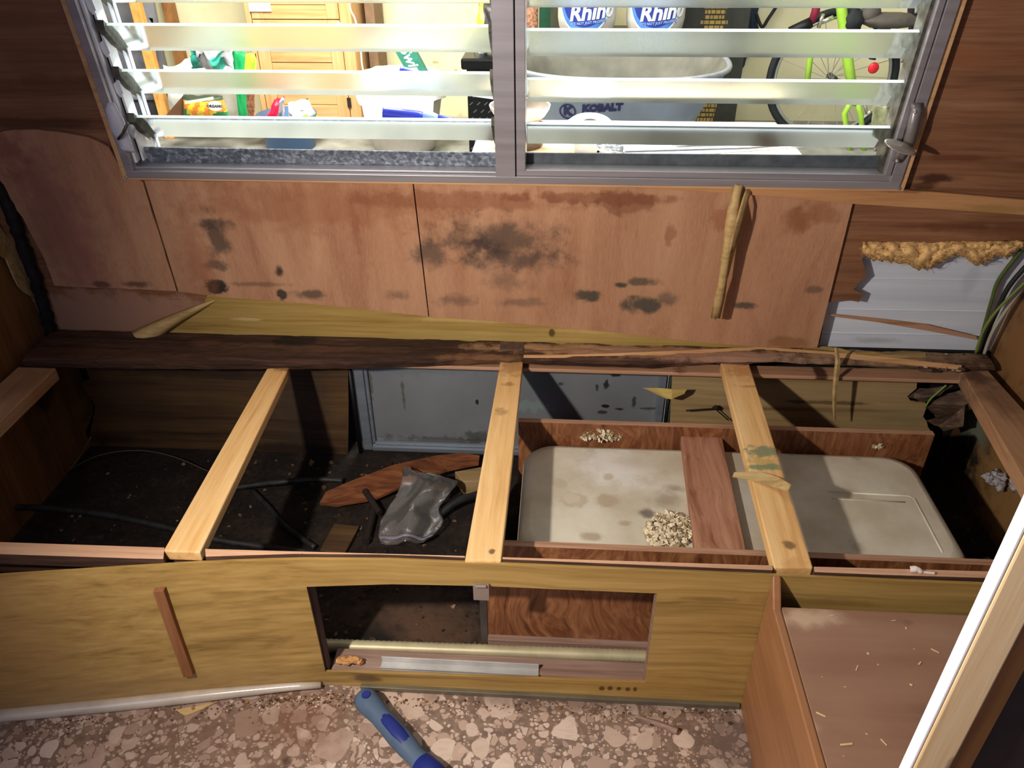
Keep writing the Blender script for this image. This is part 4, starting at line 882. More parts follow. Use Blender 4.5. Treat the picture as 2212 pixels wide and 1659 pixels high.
b = MB(); b.tube(smooth_path([p+Vector((-.012, .004, .003)), p+Vector((-.003, .002, .006)), p+Vector((.004, 0, .003)), p+Vector((.022, -.002, .003))]), [.005]*6+[.004]*6+[.002]*7, 7)
tag(b.build('paper_shred', plain('white_paper', '#e3d6cf', .9), smooth=True), 'white paper shred lying on the front rail above the cabinet', 'paper shred')

# ---------------------------------------------------------------- cabinet at the right
cab = thing('storage_cabinet', (.6, .65, 0), 'low brown cabinet with a sunken top against the front of the bench', 'cabinet')
xs0 = PZ(1670, 1242, ZB).x; xs1 = xs0+.013
b = MB(); CZ = .2865; b.prism([(xs0, .476, .001), (xs0, .476, CZ+.0006), (xs0, .832, CZ+.0006), (xs0, YF-.0015, ZB-.002), (xs0, YF-.0015, .001)], (xs1-xs0, 0, 0))
b.build('side_panel', m_cab_side, cab, bevel=.0025)
MB().box((xs1+.0005, .476, .272), (.953, .838, CZ)).build('top_panel', m_cab_top, cab, bevel=.001)
MB().box((xs1+.0005, .478, .001), (.953, .49, .2715)).build('front_panel', m_cab_side, cab)
rr = random.Random(21); b = MB()
for k in range(24):
    p = PZ(rr.uniform(1720, 2040), rr.uniform(1330, 1640), CZ); 
    if p.y < .47 or p.y > .83 or p.x > .94 or p.x < xs1+.01: continue
    s = rr.uniform(.0006, .002); L = rr.choice((1, 1, 2, 4))
    b.box((p.x-s*L, p.y-s*.6, CZ+.0001), (p.x+s*L, p.y+s*.6, CZ+.0004+s*.5), 0, rot=Matrix.Rotation(rr.uniform(0, 3.14), 3, 'Z'))
tag(b.build('sawdust_specks', plain('pale_sawdust', '#d9b98c', .9)), 'pale sawdust specks scattered on the sunken cabinet top', 'sawdust', kind='stuff')
# door post
D = .70
pa, pb, pc, pd = (PD(x, 1659, D) for x in (1940, 1970, 2046, 2101))
yp = pa.y
post = thing('door_post', (pb.x, yp, 0), 'upright pine door post with a bright white edge strip at the lower right', 'post')
m_white = plain('white_painted_strip', '#f1f1f4', .4, var=.02)
m_post = wood('pale_stud', '#c39a66', '#e0be90', '#ecd2aa', grain='z', along=1.6, across=20, fine=130, tone=.2, nscale=40, blobs=[(PD(2070, 1585, D), (.012, .05, .03), '#a9805a', .7, .7), (PD(2046, 1640, D), (.006, .05, .022), '#5c3c38', .7, .6), (PD(2120, 1400, D), (.012, .05, .12), '#e2b48c', .7, .8)])
pq = PX(1940, 1659, pb.x-.003)
MB().box((pb.x-.003, yp, 0), (pb.x, pq.y, 1.15)).build('edge_strip', m_white, post, bevel=.001)['label'] = 'bright white edge strip'
MB().box((pb.x+.0003, yp-.001, 0), (pc.x, pq.y-.001, 1.15)).build('pine_stud', m_post, post, bevel=.002)
MB().box((pc.x+.0003, yp+.006, 0), (pd.x, yp+.05, 1.15)).build('brown_facing', wood('brown_facing_wood', '#6d3f1e', '#95602f', '#a97038', grain='z', along=1.6, across=22, tone=.3), post)
tag(MB().box((pd.x+.0005, yp+.012, 0), (pd.x+.42, yp+.03, .66)).build('dark_void_sheet', plain('void_purple_brown', '#2b1a18', .7, var=.3)), 'dark sheet filling the void behind the door post in the lower right corner', 'void sheet')  # dark sheet stands in for the shaded void beside the post

# ---------------------------------------------------------------- blue handled tool on the floor
m_blue = plain('navy_grip', '#1a2774', .5, var=.1); m_grey = plain('slate_rubber', '#4d5f76', .55, var=.1)
A0 = PZ(782, 1502, .024); A1 = PZ(948, 1690, .024); ax = (A1-A0).normalized(); sd = ax.cross(Vector((0, 0, 1))).normalized(); up = Vector((0, 0, 1))
tool = thing('pry_tool', A0, 'hand tool with a slate grey and navy blue grip on the pebble floor', 'hand tool')
L = (A1-A0).length
def tube_oval(b, tab, mi=0, n=14, lift=0, k=0.8):
    base = len(b.v)
    for (s, w) in tab:
        c = A0+ax*(L*s)+up*lift
        for i in range(n):
            a = 2*math.pi*i/n; b.v.append(c+sd*(math.cos(a)*w*.88)+up*(math.sin(a)*w*k))
    R = len(tab)
    for r in range(R-1):
        for i in range(n):
            j = (i+1) % n; b.f.append([base+r*n+i, base+r*n+j, base+(r+1)*n+j, base+(r+1)*n+i]); b.m.append(mi)
    b.f.append([base+i for i in range(n-1, -1, -1)]); b.m.append(mi); b.f.append([base+(R-1)*n+i for i in range(n)]); b.m.append(mi)
b = MB(); tube_oval(b, [(-.02, .010), (0, .019), (.06, .024), (.14, .023), (.24, .020), (.35, .0205), (.5, .022), (.62, .021), (.72, .018), (.82, .021), (1.0, .023)])
b.build('handle_core', m_grey, tool, smooth=True)['label'] = 'slate grey rubber core'
b = MB(); tube_oval(b, [(.22, .006), (.24, .012), (.36, .0165), (.5, .018), (.6, .016), (.68, .010), (.70, .004)], 0, 14, .0045)
b.build('grip_inlay', m_blue, tool, smooth=True)['label'] = 'navy blue inlay'
b = MB(); tube_oval(b, [(.76, .010), (.79, .021), (.9, .0245), (1.02, .0245)], 0, 14, .001); b.build('grip_inlay', m_blue, tool, smooth=True)['label'] = 'navy blue lower grip'
b = MB(); b.lathe([(0, .002), (.007, .002), (.008, 0)], A0+ax*(L*.075)+up*.0185, 16); b.build('end_button', m_blue, tool)['label'] = 'round blue spot near the butt'
# ---------------------------------------------------------------- the garage beyond the window
GZ = -.25
m_cream = NT('cream_garage_paint')
m_cream = m_cream.bsdf(m_cream.blobs(m_cream.ramp(m_cream.noise(m_cream.P(), 3, 3), [(.3, col('#dfd8ac')), (.7, col('#ece6c0'))]), [(PY(1000, 260, 5.74), (.2, .3, .05), '#8d8a66', .4, .8), (PY(985, 155, 5.74), (.02, .3, .02), '#7d7856', .6, .6), (PY(940, 135, 5.74), (.03, .3, .012), '#8d8866', .6, .6)], 20), .7)
tag(MB().box((-4.2, 5.75, GZ), (4.2, 5.8, 2.7)).build('wall_garage', m_cream), 'cream painted garage wall seen through the louvres', 'wall', kind='structure')
tag(MB().box((-4.2, 1.75, GZ-.04), (4.2, 5.8, GZ)).build('floor_garage', plain('grey_concrete', '#9b9a92', .85, var=.2, scale=8)), 'grey concrete garage floor', 'floor', kind='structure')
tag(MB().box((-4.2, 1.7, 2.7), (4.2, 5.8, 2.74)).build('ceiling_garage', plain('white_garage_ceiling', '#d9d7cc', .9)), 'garage ceiling', 'ceiling', kind='structure')

def pillow(b, cs, Y, bulge, n=12, seed=0, wr=.012, mi=None, lean=0, flat=0):
    """a stuffed bag: two bulging crumpled sides joined at the rim; cs = TL, TR, BR, BL in photo pixels"""
    TLp, TRp, BRp, BLp = [PY(x, y, Y) for x, y in cs]
    TLp.y += lean; TRp.y += lean
    base = len(b.v)
    for sgn in (-1, 1):
        for i in range(n+1):
            for j in range(n+1):
                u, v = j/n, i/n
                p = (TLp*(1-u)+TRp*u)*(1-v)+(BLp*(1-u)+BRp*u)*v
                e = (math.sin(math.pi*u)*math.sin(math.pi*min(1, v*.92+.08*v)))**.5 if 0 < u < 1 and 0 < v < 1 else 0
                k = mnoise.noise(Vector((u*3.1, v*3.1, seed*1.7+sgn)))+.6*mnoise.noise(Vector((u*7, v*7, seed*2.3+sgn)))
                p = p+Vector((wr*.6*mnoise.noise(Vector((u*4, v*4, seed+9.))), sgn*(bulge*e+wr*k*(e > 0)), wr*1.2*mnoise.noise(Vector((u*4, v*4, seed+19.)))))
                b.v.append(p)
    q = (n+1)*(n+1); W = n+1
    for i in range(n):
        for j in range(n):
            a = base+i*W+j; mm = mi((j+.5)/n, (i+.5)/n) if mi else 0
            b.f.append([a, a+W, a+W+1, a+1]); b.m.append(mm)
            b.f.append([a+q, a+q+1, a+q+W+1, a+q+W]); b.m.append(mm)
    edge = [(0, j) for j in range(n)]+[(i, n) for i in range(n)]+[(n, j) for j in range(n, 0, -1)]+[(i, 0) for i in range(n, 0, -1)]
    for k in range(len(edge)):
        (i, j), (i2, j2) = edge[k], edge[(k+1) % len(edge)]
        a, c = base+i*W+j, base+i2*W+j2; b.f.append([a, c, c+q, a+q]); b.m.append(mi((j+.01)/n, (i+.01)/n) if mi else 0)
    return b
gl = plain
def px_box(x0, x1, ytop, ybot, Y, depth):
    a = PY((x0+x1)/2, (ytop+ybot)/2, Y); l = PY(x0, (ytop+ybot)/2, Y).x; r = PY(x1, (ytop+ybot)/2, Y).x
    return (l, Y, PY(x0, ybot, Y).z), (r, Y+depth, PY(x0, ytop, Y).z)
# lumber and a grey sheet standing in for a wall shadow at the left
tag(MB().prism([PY(x, y, 5.68) for x, y in [(150, -60), (318, -60), (352, 120), (372, 200), (200, 200)]], (0, .03, 0)).build('wall_shadow_sheet', plain('wall_shadow_grey', '#8c8c90', .8, var=.2, scale=5)), 'grey sheet standing in for a shadow on the garage wall behind the leaning pine pole', 'board')
def pole(x0, y0, Y0, x1, y1, Y1_, w, mat, lab):
    p, q = PY(x0, y0, Y0), PY(x1, y1, Y1_); 
    return tag(MB().prism([p-Vector((w, 0, 0)), p+Vector((w, 0, 0)), q+Vector((w, 0, 0)), q-Vector((w, 0, 0))], (0, w*1.6, 0)).build('lumber_pole', mat, bevel=.003), lab, 'pole')
m_orange = wood('orange_pine', '#b9772f', '#dc9f52', '#ebb56a', grain='z', along=1, across=14, fine=60, tone=.1)
pb_ = PZ(372, 330, GZ)
pole(200, -330, 5.66, 366, 300, PZ(366, 300, GZ).y, .033, m_orange, 'orange pine pole leaning on the wall at the left of the window')
pole(330, -120, 5.70, 392, 150, 5.5, .036, wood('brown_pole_wood', '#6b4422', '#8f6235', '#a37545', grain='z', along=1, across=14, fine=60), 'brown wooden pole leaning behind the white bag')
lo, hi = px_box(246, 338, 205, 280, 5.38, .26); lo = (lo[0], lo[1], GZ+.001)
tb = thing('storage_tote', ((lo[0]+hi[0])/2, 5.45, GZ), 'dark grey storage tote behind the pine pole', 'tote')
MB().box(lo, (hi[0], hi[1], hi[2]-.03)).build('tote_body', plain('dark_grey_plastic', '#4c4d55', .6), tb, bevel=.02)
MB().box((lo[0]-.02, lo[1]-.02, hi[2]-.0295), (hi[0]+.02, hi[1]+.02, hi[2])).build('tote_lid', plain('grey_plastic_lid', '#85868c', .6), tb, bevel=.008)
b = MB(); pillow(b, [(228, 60), (330, 40), (345, 195), (262, 198)], 5.6, .05, seed=3, wr=.02)
tag(b.build('grey_sheet_bundle', plain('grey_plastic_sheeting', '#83848c', .45, var=.3, scale=9), smooth=True), 'crumpled bundle of grey plastic sheeting on the grey tote', 'bundle')
# pine cabinet
cx0, cx1, Yc = PY(546, 130, 5.25).x, PY(772, 130, 5.25).x, 5.25
zc0, zc1 = PY(700, 262, Yc).z, 1.35
m_honey = wood('honey_pine', '#bf8c54', '#dbab74', '#e6bd8c', grain='z', along=1.2, across=18, fine=70, tone=.12, rough=.4)
m_honey_x = wood('honey_pine_planks', '#bf8c54', '#dbab74', '#e6bd8c', grain='x', along=1.2, across=16, fine=70, tone=.12, rough=.4)
pc_ = thing('pine_cabinet', ((cx0+cx1)/2, Yc+.2, GZ), 'tall honey pine cabinet with framed doors against the garage wall', 'cabinet')
MB().box((cx0, Yc, zc0), (cx1, Yc+.42, zc1)).build('cabinet_body', m_honey, pc_, bevel=.004)
wd = cx1-cx0
xsplit = cx0+wd*.07
b = MB(); b.box((cx0+.01, Yc-.02, zc0+.03), (xsplit-.004, Yc-.0005, zc1-.02)); b.build('cabinet_door', m_honey, pc_, bevel=.003)
xa, xb = xsplit+.002, cx0+wd*.88
def frame_door(x0, x1, z0, z1, nm):
    s = (x1-x0)*.14; b = MB()
    b.box((x0, Yc-.022, z0), (x0+s, Yc-.0005, z1), 0); b.box((x1-s, Yc-.022, z0), (x1, Yc-.0005, z1), 0)
    b.box((x0+s, Yc-.022, z0), (x1-s, Yc-.0005, z0+s), 1); b.box((x0+s, Yc-.022, z1-s), (x1-s, Yc-.0005, z1), 1)
    n = 5; h = (z1-z0-2*s)/n
    for k in range(n): b.box((x0+s+.0004, Yc-.013, z0+s+k*h+.003), (x1-s-.0004, Yc-.0008, z0+s+(k+1)*h-.003), 1)
    return b.build(nm, [m_honey, m_honey_x], pc_, bevel=.003)
zm = zc0+.62
d1 = frame_door(xa, xb, zc0+.03, zm, 'cabinet_door'); d2 = frame_door(xa, xb, zm+.006, zc1-.02, 'cabinet_door')
p = PY(754, 222, Yc-.03); MB().box((p.x-.012, Yc-.032, p.z-.03), (p.x+.012, Yc-.0205, p.z+.03)).build('door_latch', plain('dark_latch', '#3b3634', .4, .5), d1)
p = PY(731, 52, Yc-.04); b = MB(); b.blob((p.x, Yc-.04, p.z), (.016, .018, .016), 1, .02); b.build('door_knob', plain('pale_knob', '#d9d4c6', .3, .4), d2, smooth=True)
MB().box((xb+.004, Yc-.02, zc0+.03), (cx1-.004, Yc-.0005, zc1-.02)).build('side_stile', m_honey, pc_, bevel=.003)
p0, p1 = PY(536, 6, Yc-.03), PY(586, 25, Yc-.03); MB().box((p0.x, Yc-.032, p1.z), (p1.x, Yc-.0235, p0.z)).build('white_hinge_plate', plain('white_hinge', '#e9e9ea', .4), pc_)
for xx in (cx0+.02, cx1-.07): MB().box((xx, Yc+.01, GZ), (xx+.05, Yc+.06, zc0-.0005)).build('leg', m_honey, pc_)
for xx in (cx0+.02, cx1-.07): MB().box((xx, Yc+.36, GZ), (xx+.05, Yc+.41, zc0-.0005)).build('leg', m_honey, pc_)
# cords hanging beside the cabinet, green binder behind
b = MB(); 
tag(MB().tube(smooth_path([PY(752, -20, Yc-.035), PY(757, 20, Yc-.04), PY(768, 45, Yc-.04), PY(778, 95, Yc-.04), PY(784, 150, Yc-.03), PY(800, 168, Yc-.06)]), .006, 7).build('hanging_cord', plain('white_cord', '#dad8d2', .6), smooth=True), 'white cord hanging down the right side of the pine cabinet', 'cord')
lo, hi = px_box(790, 808, -40, 265, 5.5, .2)
tag(MB().box((lo[0]+.03, 5.46, GZ+.001), (lo[0]+.09, 5.72, hi[2])).build('folded_cardboard', plain('brown_cardboard', '#8a6f56', .9)), 'folded brown cardboard standing between the pine cabinet and the wall', 'cardboard')
lo, hi = px_box(759, 766, -30, 52, Yc+.02, .1)
tag(MB().box((cx1+.003, Yc+.03, .9), (cx1+.03, Yc+.3, 1.3)).build('green_binder', plain('green_binder_card', '#2d7d5c', .6)), 'green folder squeezed beside the top of the pine cabinet', 'folder')
# heap of bags at the left
m_wbag = plain('white_sack', '#efece0', .55, var=.1, scale=8)
b = MB(); pillow(b, [(352, 140), (505, 128), (545, 262), (372, 268)], 5.1, .14, seed=5, wr=.05)
tag(b.build('white_sack', m_wbag, smooth=True), 'bulging white sack behind the orange garden soil bag', 'sack')
b = MB(); pillow(b, [(415, 92), (500, 66), (506, 150), (412, 146)], 4.86, .07, seed=8, wr=.06, mi=lambda u, v: 1 if (v > .45 and (u < .22 or .55 < u < .85)) else 0)
tag(b.build('silver_teal_bag', [plain('silver_plastic', '#b9bcc0', .3, .3, var=.2, scale=14), plain('teal_print', '#3fae9c', .4)], smooth=True), 'crumpled silver and teal bag on top of the white sack', 'bag')
def soil(u, v):
    if v > .80-.12*math.sin(u*9): return 2
    if v < .16: return 3
    if u < .12 and v > .5: return 2
    return 0 if int((u*1.0+v*.25)*7) % 2 else 1
Ys = 4.78
b = MB(); pillow(b, [(396, 204), (480, 207), (496, 252), (398, 262)], Ys, .07, n=22, seed=1, wr=.006, mi=soil)
sb = b.build('garden_soil_bag', [plain('orange_print', '#e98a33', .4), plain('yellow_print', '#f2c83a', .4), plain('green_print', '#2f7d4a', .4), plain('dark_green_print', '#3c4a3a', .5)], smooth=True)
tag(sb, 'orange and yellow striped soil bag with a green foot and ORGANIC badge', 'soil bag')
cb = PY(465, 229, Ys-.085); b = MB(); b.lathe([(.045, 0), (.045, .004), (0, .005)], cb, 24, 0, rot=Matrix.Rotation(math.radians(90), 3, 'X'), sy=.62)
text_mesh(b, 'ORGANIC', .021, lambda x, y, z: cb+Vector((x, -.0055-z, y)), 1, .001, .0006)
b.build('organic_badge', [plain('badge_white', '#ece9e4', .5), plain('badge_ink', '#27241f', .6)], sb)['label'] = 'white oval badge with black lettering'
q = PY(430, 217, Ys-.095)
MB().prism([q+Vector((x, 0, x*.16+z)) for x, z in ((-.09, -.008), (.09, -.008), (.09, .008), (-.09, .008))], (0, .002, 0)).build('cream_title_band', plain('cream_print', '#efe7cc', .5), sb)
tag(MB().prism([PY(x, y, 4.85) for x, y in [(354, 254), (394, 208), (390, 262), (356, 262)]], (0, .06, 0)).build('cardboard_box', plain('dark_brown_cardboard', '#6b4a30', .9)), 'brown cardboard box flap left of the orange soil bag', 'box')
def greenbag(u, v): return 1 if u > .6 and v > .35 else (2 if v < .4 and u > .55 else 0)
b = MB(); pillow(b, [(500, 108), (553, 116), (550, 262), (516, 262)], 4.90, .035, n=16, seed=11, wr=.015, mi=greenbag)
tag(b.build('green_mulch_bag', [plain('bright_green_print', '#1fa05c', .4), plain('brown_mulch_print', '#8a5f45', .5, var=.5, scale=60), plain('lime_print', '#a8c83a', .4)], smooth=True), 'tall bright green mulch bag leaning on the pine cabinet', 'bag')
# blue tub with wrappers
pbt = PZ(630, 317, GZ); rb = 60*(pbt-CAM).dot(fw)/FPX
tub = thing('blue_tub', pbt, 'translucent blue plastic tub holding crumpled wrappers', 'tub')
hb = PY(630, 262, pbt.y-rb).z-GZ; b = MB(); b.lathe([(0, 0), (rb*.85, 0), (rb, hb-.015), (rb*1.05, hb-.01), (rb*1.05, hb), (rb*.97, hb), (rb*.8, .02), (0, .02)], pbt, 32)
t = NT('blue_translucent_plastic'); m_tub = t.bsdf('#5f7fae', .35, **{'Transmission Weight': .25})
b.build('tub_body', m_tub, tub, smooth=True)
Yt = pbt.y
b = MB(); pillow(b, [(592, 216), (613, 208), (616, 272), (566, 272)], Yt-.06, .05, seed=14, wr=.02, mi=lambda u, v: 1 if u > .72 else 0)
tag(b.build('red_snack_wrapper', [plain('red_foil', '#d6234a', .3), plain('silver_foil', '#b9bac4', .25, .6)], smooth=True), 'red and silver snack wrapper sticking out of the blue tub', 'wrapper')
b = MB(); pillow(b, [(622, 222), (664, 212), (692, 264), (626, 272)], Yt+.01, .05, seed=15, wr=.02, mi=lambda u, v: 1 if v > .55 and u > .35 else 0)
tag(b.build('white_wrapper', [plain('white_wrap', '#f0f0ea', .4), plain('lime_wrap', '#a9de4a', .4)], smooth=True), 'white and lime wrapper sticking out of the blue tub', 'wrapper')
# waste bin with a liner
pw_ = PZ(876, 318, GZ); ub = (pw_-CAM).dot(fw)/FPX
wb = thing('waste_bin', pw_, 'off-white round waste bin with a white liner hanging over its rim', 'waste bin')
ht = PY(876, 172, pw_.y).z-GZ
b = MB(); r0, r1 = 66*ub, 84*ub
b.lathe([(0, 0), (r0*.96, 0), (r0, .015), (r1*.985, ht-.12), (r1, ht-.115), (r1, ht-.005), (r1*.97, ht), (r1*.94, ht-.02), (r0*.94, .03), (0, .03)], pw_, 40)
b.build('bin_body', plain('off_white_plastic', '#d8cfc4', .45, var=.05), wb, smooth=True)
b = MB(); n = 60; base = len(b.v); R_ = 9
for i in range(n):
    a = 2*math.pi*i/n; hang = .10+.05*mnoise.noise(Vector((math.cos(a)*2, math.sin(a)*2, 1)))+(.16 if -1.5 < a-2*math.pi*(.86) < .25 else 0)
    for k in range(R_):
        s = k/(R_-1); w = 1+.07*mnoise.noise(Vector((math.cos(a)*5, math.sin(a)*5, s*2)))
        if s < .45: q = s/.45; r = r1*(.45+.6*q)*w; z = ht+.045*math.sin(q*2.4)+.012*mnoise.noise(Vector((a*3, q*4, 0)))
        else: q = (s-.45)/.55; r = r1*(1.05+.07*q*w); z = ht+.03-(hang+.03)*q
        b.v.append(pw_+Vector((r*math.cos(a), r*math.sin(a), z)))
for i in range(n):
    for k in range(R_-1): b.f.append([i*R_+k, ((i+1) % n)*R_+k, ((i+1) % n)*R_+k+1, i*R_+k+1]); b.m.append(0)
b.build('bin_liner', plain('white_liner_plastic', '#f4f4f2', .35, var=.04), wb, smooth=True)
cgb = PY(885, 128, pw_.y-.02)
gb = thing('green_box', cgb, 'slim green box with white script poking up from the waste bin', 'box')
rotg = Matrix.Rotation(math.radians(-27), 3, 'Y')
b = MB(); b.box(cgb+Vector((-.055, 0, -.15)), cgb+Vector((.055, .05, .11)), 0, rot=rotg, about=cgb); b.build('box_body', plain('bottle_green_card', '#2f7a68', .5), gb)
b = MB(); rt_ = rotg @ Matrix.Rotation(math.radians(90), 3, 'Y')
text_mesh(b, 'Swing', .085, lambda x, y, z: cgb+rt_ @ Vector((x+.02, -.0015-z, y)), 0, .001, .002, .35); b.build('script_lettering', plain('mint_white_ink', '#dff5ec', .5), gb)
# black chequer-plate tool box
Yx = 4.62; lo, hi = px_box(1011, 1112, 150, 325, Yx, .5)
kb = thing('tool_chest', ((lo[0]+hi[0])/2, Yx+.25, GZ), 'black chequer-plate tool chest standing left of the window mullion', 'tool chest')
m_ck = plain('black_chequer_plate', '#121315', .35, .5)
b = MB().box((lo[0], lo[1], GZ), (hi[0], hi[1], hi[2]-.001))
for r in range(16):
    for c in range(9):
        x = lo[0]+.02+c*.042+(r % 2)*.021; z = GZ+.03+r*.042
        if x > hi[0]-.02 or z > hi[2]-.03: continue
        b.box((x-.012, lo[1]-.0025, z-.003), (x+.012, lo[1]+.001, z+.003), 1, rot=Matrix.Rotation(math.radians(-40), 3, 'Y'))
b.build('chest_body', [m_ck, plain('worn_tread', '#5d6166', .35, .6)], kb)
MB().box((lo[0]-.03, lo[1]-.02, hi[2]), (hi[0]+.03, hi[1]+.02, hi[2]+.06)).build('chest_lid', m_ck, kb, bevel=.012)
b = MB(); pillow(b, [(1034, 4), (1076, 2), (1078, 116), (1024, 116)], 4.75, .08, seed=22, wr=.025, mi=lambda u, v: 2 if v > .5 else (1 if u > .35 else 0))
tag(b.build('yellow_black_bag', [plain('bright_yellow_plastic', '#f3dc3a', .4), plain('black_plastic_print', '#2c2927', .4), plain('smoky_clear_plastic', '#b9bcb8', .25)], smooth=True), 'yellow, black and clear bag standing on the black tool chest', 'bag')
# work table outside the window with bowls and sheets
WZ = .52
tbl = thing('work_table', (.45, 2.3, GZ), 'low wooden work table just outside the right sash', 'table')
x0t = PZ(1020, 322, WZ).x; x1t = PZ(1725, 322, WZ).x
MB().box((x0t, 1.85, WZ-.035), (x1t, 2.72, WZ)).build('tabletop', wood('scrubbed_tabletop', '#b98f5c', '#dcc09a', '#efe0c8', grain='x', along=1.5, across=20, fine=80, blobs=[]), tbl, bevel=.006)
for xx in (x0t+.03, x1t-.08):
    for yy in (1.88, 2.64): MB().box((xx, yy, GZ), (xx+.05, yy+.05, WZ-.0355)).build('leg', m_pine_rail, tbl)
Bc = PY(1123, 243, 2.42); ubw = (Bc-CAM).dot(fw)/FPX
pot = thing('strainer_pot', (Bc.x, 2.42, WZ), 'dark pot with two loop handles under the stoneware bowl', 'pot')
zb_top = Bc.z-.035
b = MB(); b.lathe([(0, 0), (.07, 0), (.08, zb_top-WZ), (.074, zb_top-WZ), (.066, .008), (0, .008)], (Bc.x, 2.42, WZ+.0005), 28); b.build('pot_body', plain('brown_grey_pot', '#6d5d50', .5), pot, smooth=True)
for s in (-1, 1):
    b = MB(); b.tube([Vector((Bc.x+s*(.078+.018*math.sin(a)), 2.40, zb_top-.025+.022*math.cos(a))) for a in [math.pi*2*k/16 for k in range(16)]], .0035, 7, closed=True)
    b.build('handle', plain('pale_loop_handle', '#d8d2c6', .4), pot, smooth=True)
rB = 66*ubw
bowl = thing('stoneware_bowl', (Bc.x, 2.42, zb_top), 'cream stoneware bowl with a tan foot behind the window mullion', 'bowl')
b = MB(); zr = Bc.z+.022-zb_top
b.lathe([(0, 0), (rB*.5, 0.001), (rB*.82, zr*.45)], (Bc.x, 2.42, zb_top+.001), 40); b.build('bowl_foot', plain('tan_clay', '#d9a878', .5), bowl, smooth=True)
b = MB(); b.lathe([(rB*.8195, zr*.45), (rB*.97, zr*.82), (rB, zr), (rB*.95, zr*.985)], (Bc.x, 2.42, zb_top+.001), 40, cap=False); b.lathe([(rB*.95, zr*.985), (rB*.86, zr*.6), (rB*.5, zr*.2), (0, zr*.13)], (Bc.x, 2.42, zb_top+.001), 40, 1, cap=False); b.build('bowl_rim', [plain('cream_glaze', '#e2d9ca', .35, var=.08), plain('taupe_glaze', '#857a6c', .4)], bowl, smooth=True)
Lc = PY(1274, 276, 2.35); ul = (Lc-CAM).dot(fw)/FPX; rl = 61*ul
b = MB(); b.lathe([(rl*.30, .030), (rl*.36, .034), (rl*.75, .026), (rl, .006), (rl, 0), (rl*.96, 0), (rl*.72, .018), (rl*.30, .026), (rl*.30, .030)], (Lc.x, 2.35, Lc.z-.01), 40, rot=Matrix.Rotation(math.radians(14), 3, 'X'), cap=False)
tag(b.build('enamel_ring_lid', plain('white_enamel', '#eceae6', .3, var=.06), smooth=True), 'white enamel ring lid right of the stoneware bowl', 'lid')
b = MB(); b.lathe([(0, 0), (rl*.5, 0), (rl*.55, Lc.z-.034-WZ), (rl*.5, Lc.z-.034-WZ), (rl*.45, .006), (0, .006)], (Lc.x, 2.35, WZ+.0005), 32)
tag(b.build('white_can', plain('white_can_paint', '#e4e6e4', .4), smooth=True), 'white can beneath the enamel ring lid', 'can')
m_sheet = plain('glossy_white_sheet', '#f0f1f2', .18, var=.03, spec=.7)
for k, (pts, dz, lab) in enumerate([([(1300, 305), (1738, 302), (1738, 315), (1500, 333), (1296, 333)], 0, 'lowest glossy white sheet of the stack on the work table'), ([(1330, 304), (1690, 299), (1735, 306), (1620, 316), (1340, 324)], .008, 'middle glossy white sheet of the stack, turned a little to the right'), ([(1460, 301), (1660, 298), (1690, 303), (1560, 309), (1450, 313)], .016, 'small glossy white sheet topping the stack on the work table')]):
    P = [PZ(x, y, WZ+.004+dz) for x, y in pts]
    for p in P: p.y = min(max(p.y, 1.86), 2.7)
    tag(MB().prism(P, (0, 0, -.0035)).build('white_sheet', m_sheet), lab, 'sheet', 'white sheets on the work table')
b = MB(); pillow(b, [(1284, 306), (1345, 310), (1350, 330), (1290, 331)], 2.22, .02, seed=31, wr=.012)
tag(b.build('crumpled_foil', plain('crumpled_silver_foil', '#c9cdd0', .25, .7, var=.3, scale=40), smooth=True), 'crumpled silver foil at the left end of the white sheets', 'foil')
def handle_tool(px, lab, w):
    pts = [PY(x, y, Y) for x, y, Y in px]; tl_ = thing('scraper', pts[-1], lab, 'scraper')
    a, c = pts[0], pts[1]
    L = lambda t: a.lerp(c, t)
    MB().tube([L(0), L(.02), L(.42), L(.5)], [w*.8, w, w, w*.9], 12).build('blue_grip', m_blue2, tl_, smooth=True)
    MB().tube([L(.46), L(.52), L(.60), L(.66)], [w*.85, w*1.1, w*1.05, w*.8], 12).build('grey_collar', m_grey2, tl_, smooth=True)
    MB().tube([L(.64), L(.8), L(.97)], [w*.8, w*.6, w*.3], 12).build('lower_grip', m_blue2, tl_, smooth=True)
    MB().prism([c+Vector((-.06, 0, .008)), pts[2]+Vector((0, 0, .006)), pts[2]-Vector((0, 0, .006)), c+Vector((-.06, 0, -.004))], (0, .004, 0)).build('blade', plain('steel_blade', '#cfd4d8', .3, .6), tl_)
m_blue2 = plain('bright_blue_grip', '#2b35b0', .4, var=.08); m_grey2 = plain('pale_blue_grey_rubber', '#8fa9c9', .45)
handle_tool([(863, 155, 2.33), (1060, 205, 2.40), (1108, 216, 2.41)], 'upper blue-handled scraper pointing left out of the stoneware bowl', .0165)
handle_tool([(826, 243, 2.26), (1005, 264, 2.30), (1075, 272, 2.325)], 'lower blue and grey handled scraper jutting left beside the dark pot', .0165)
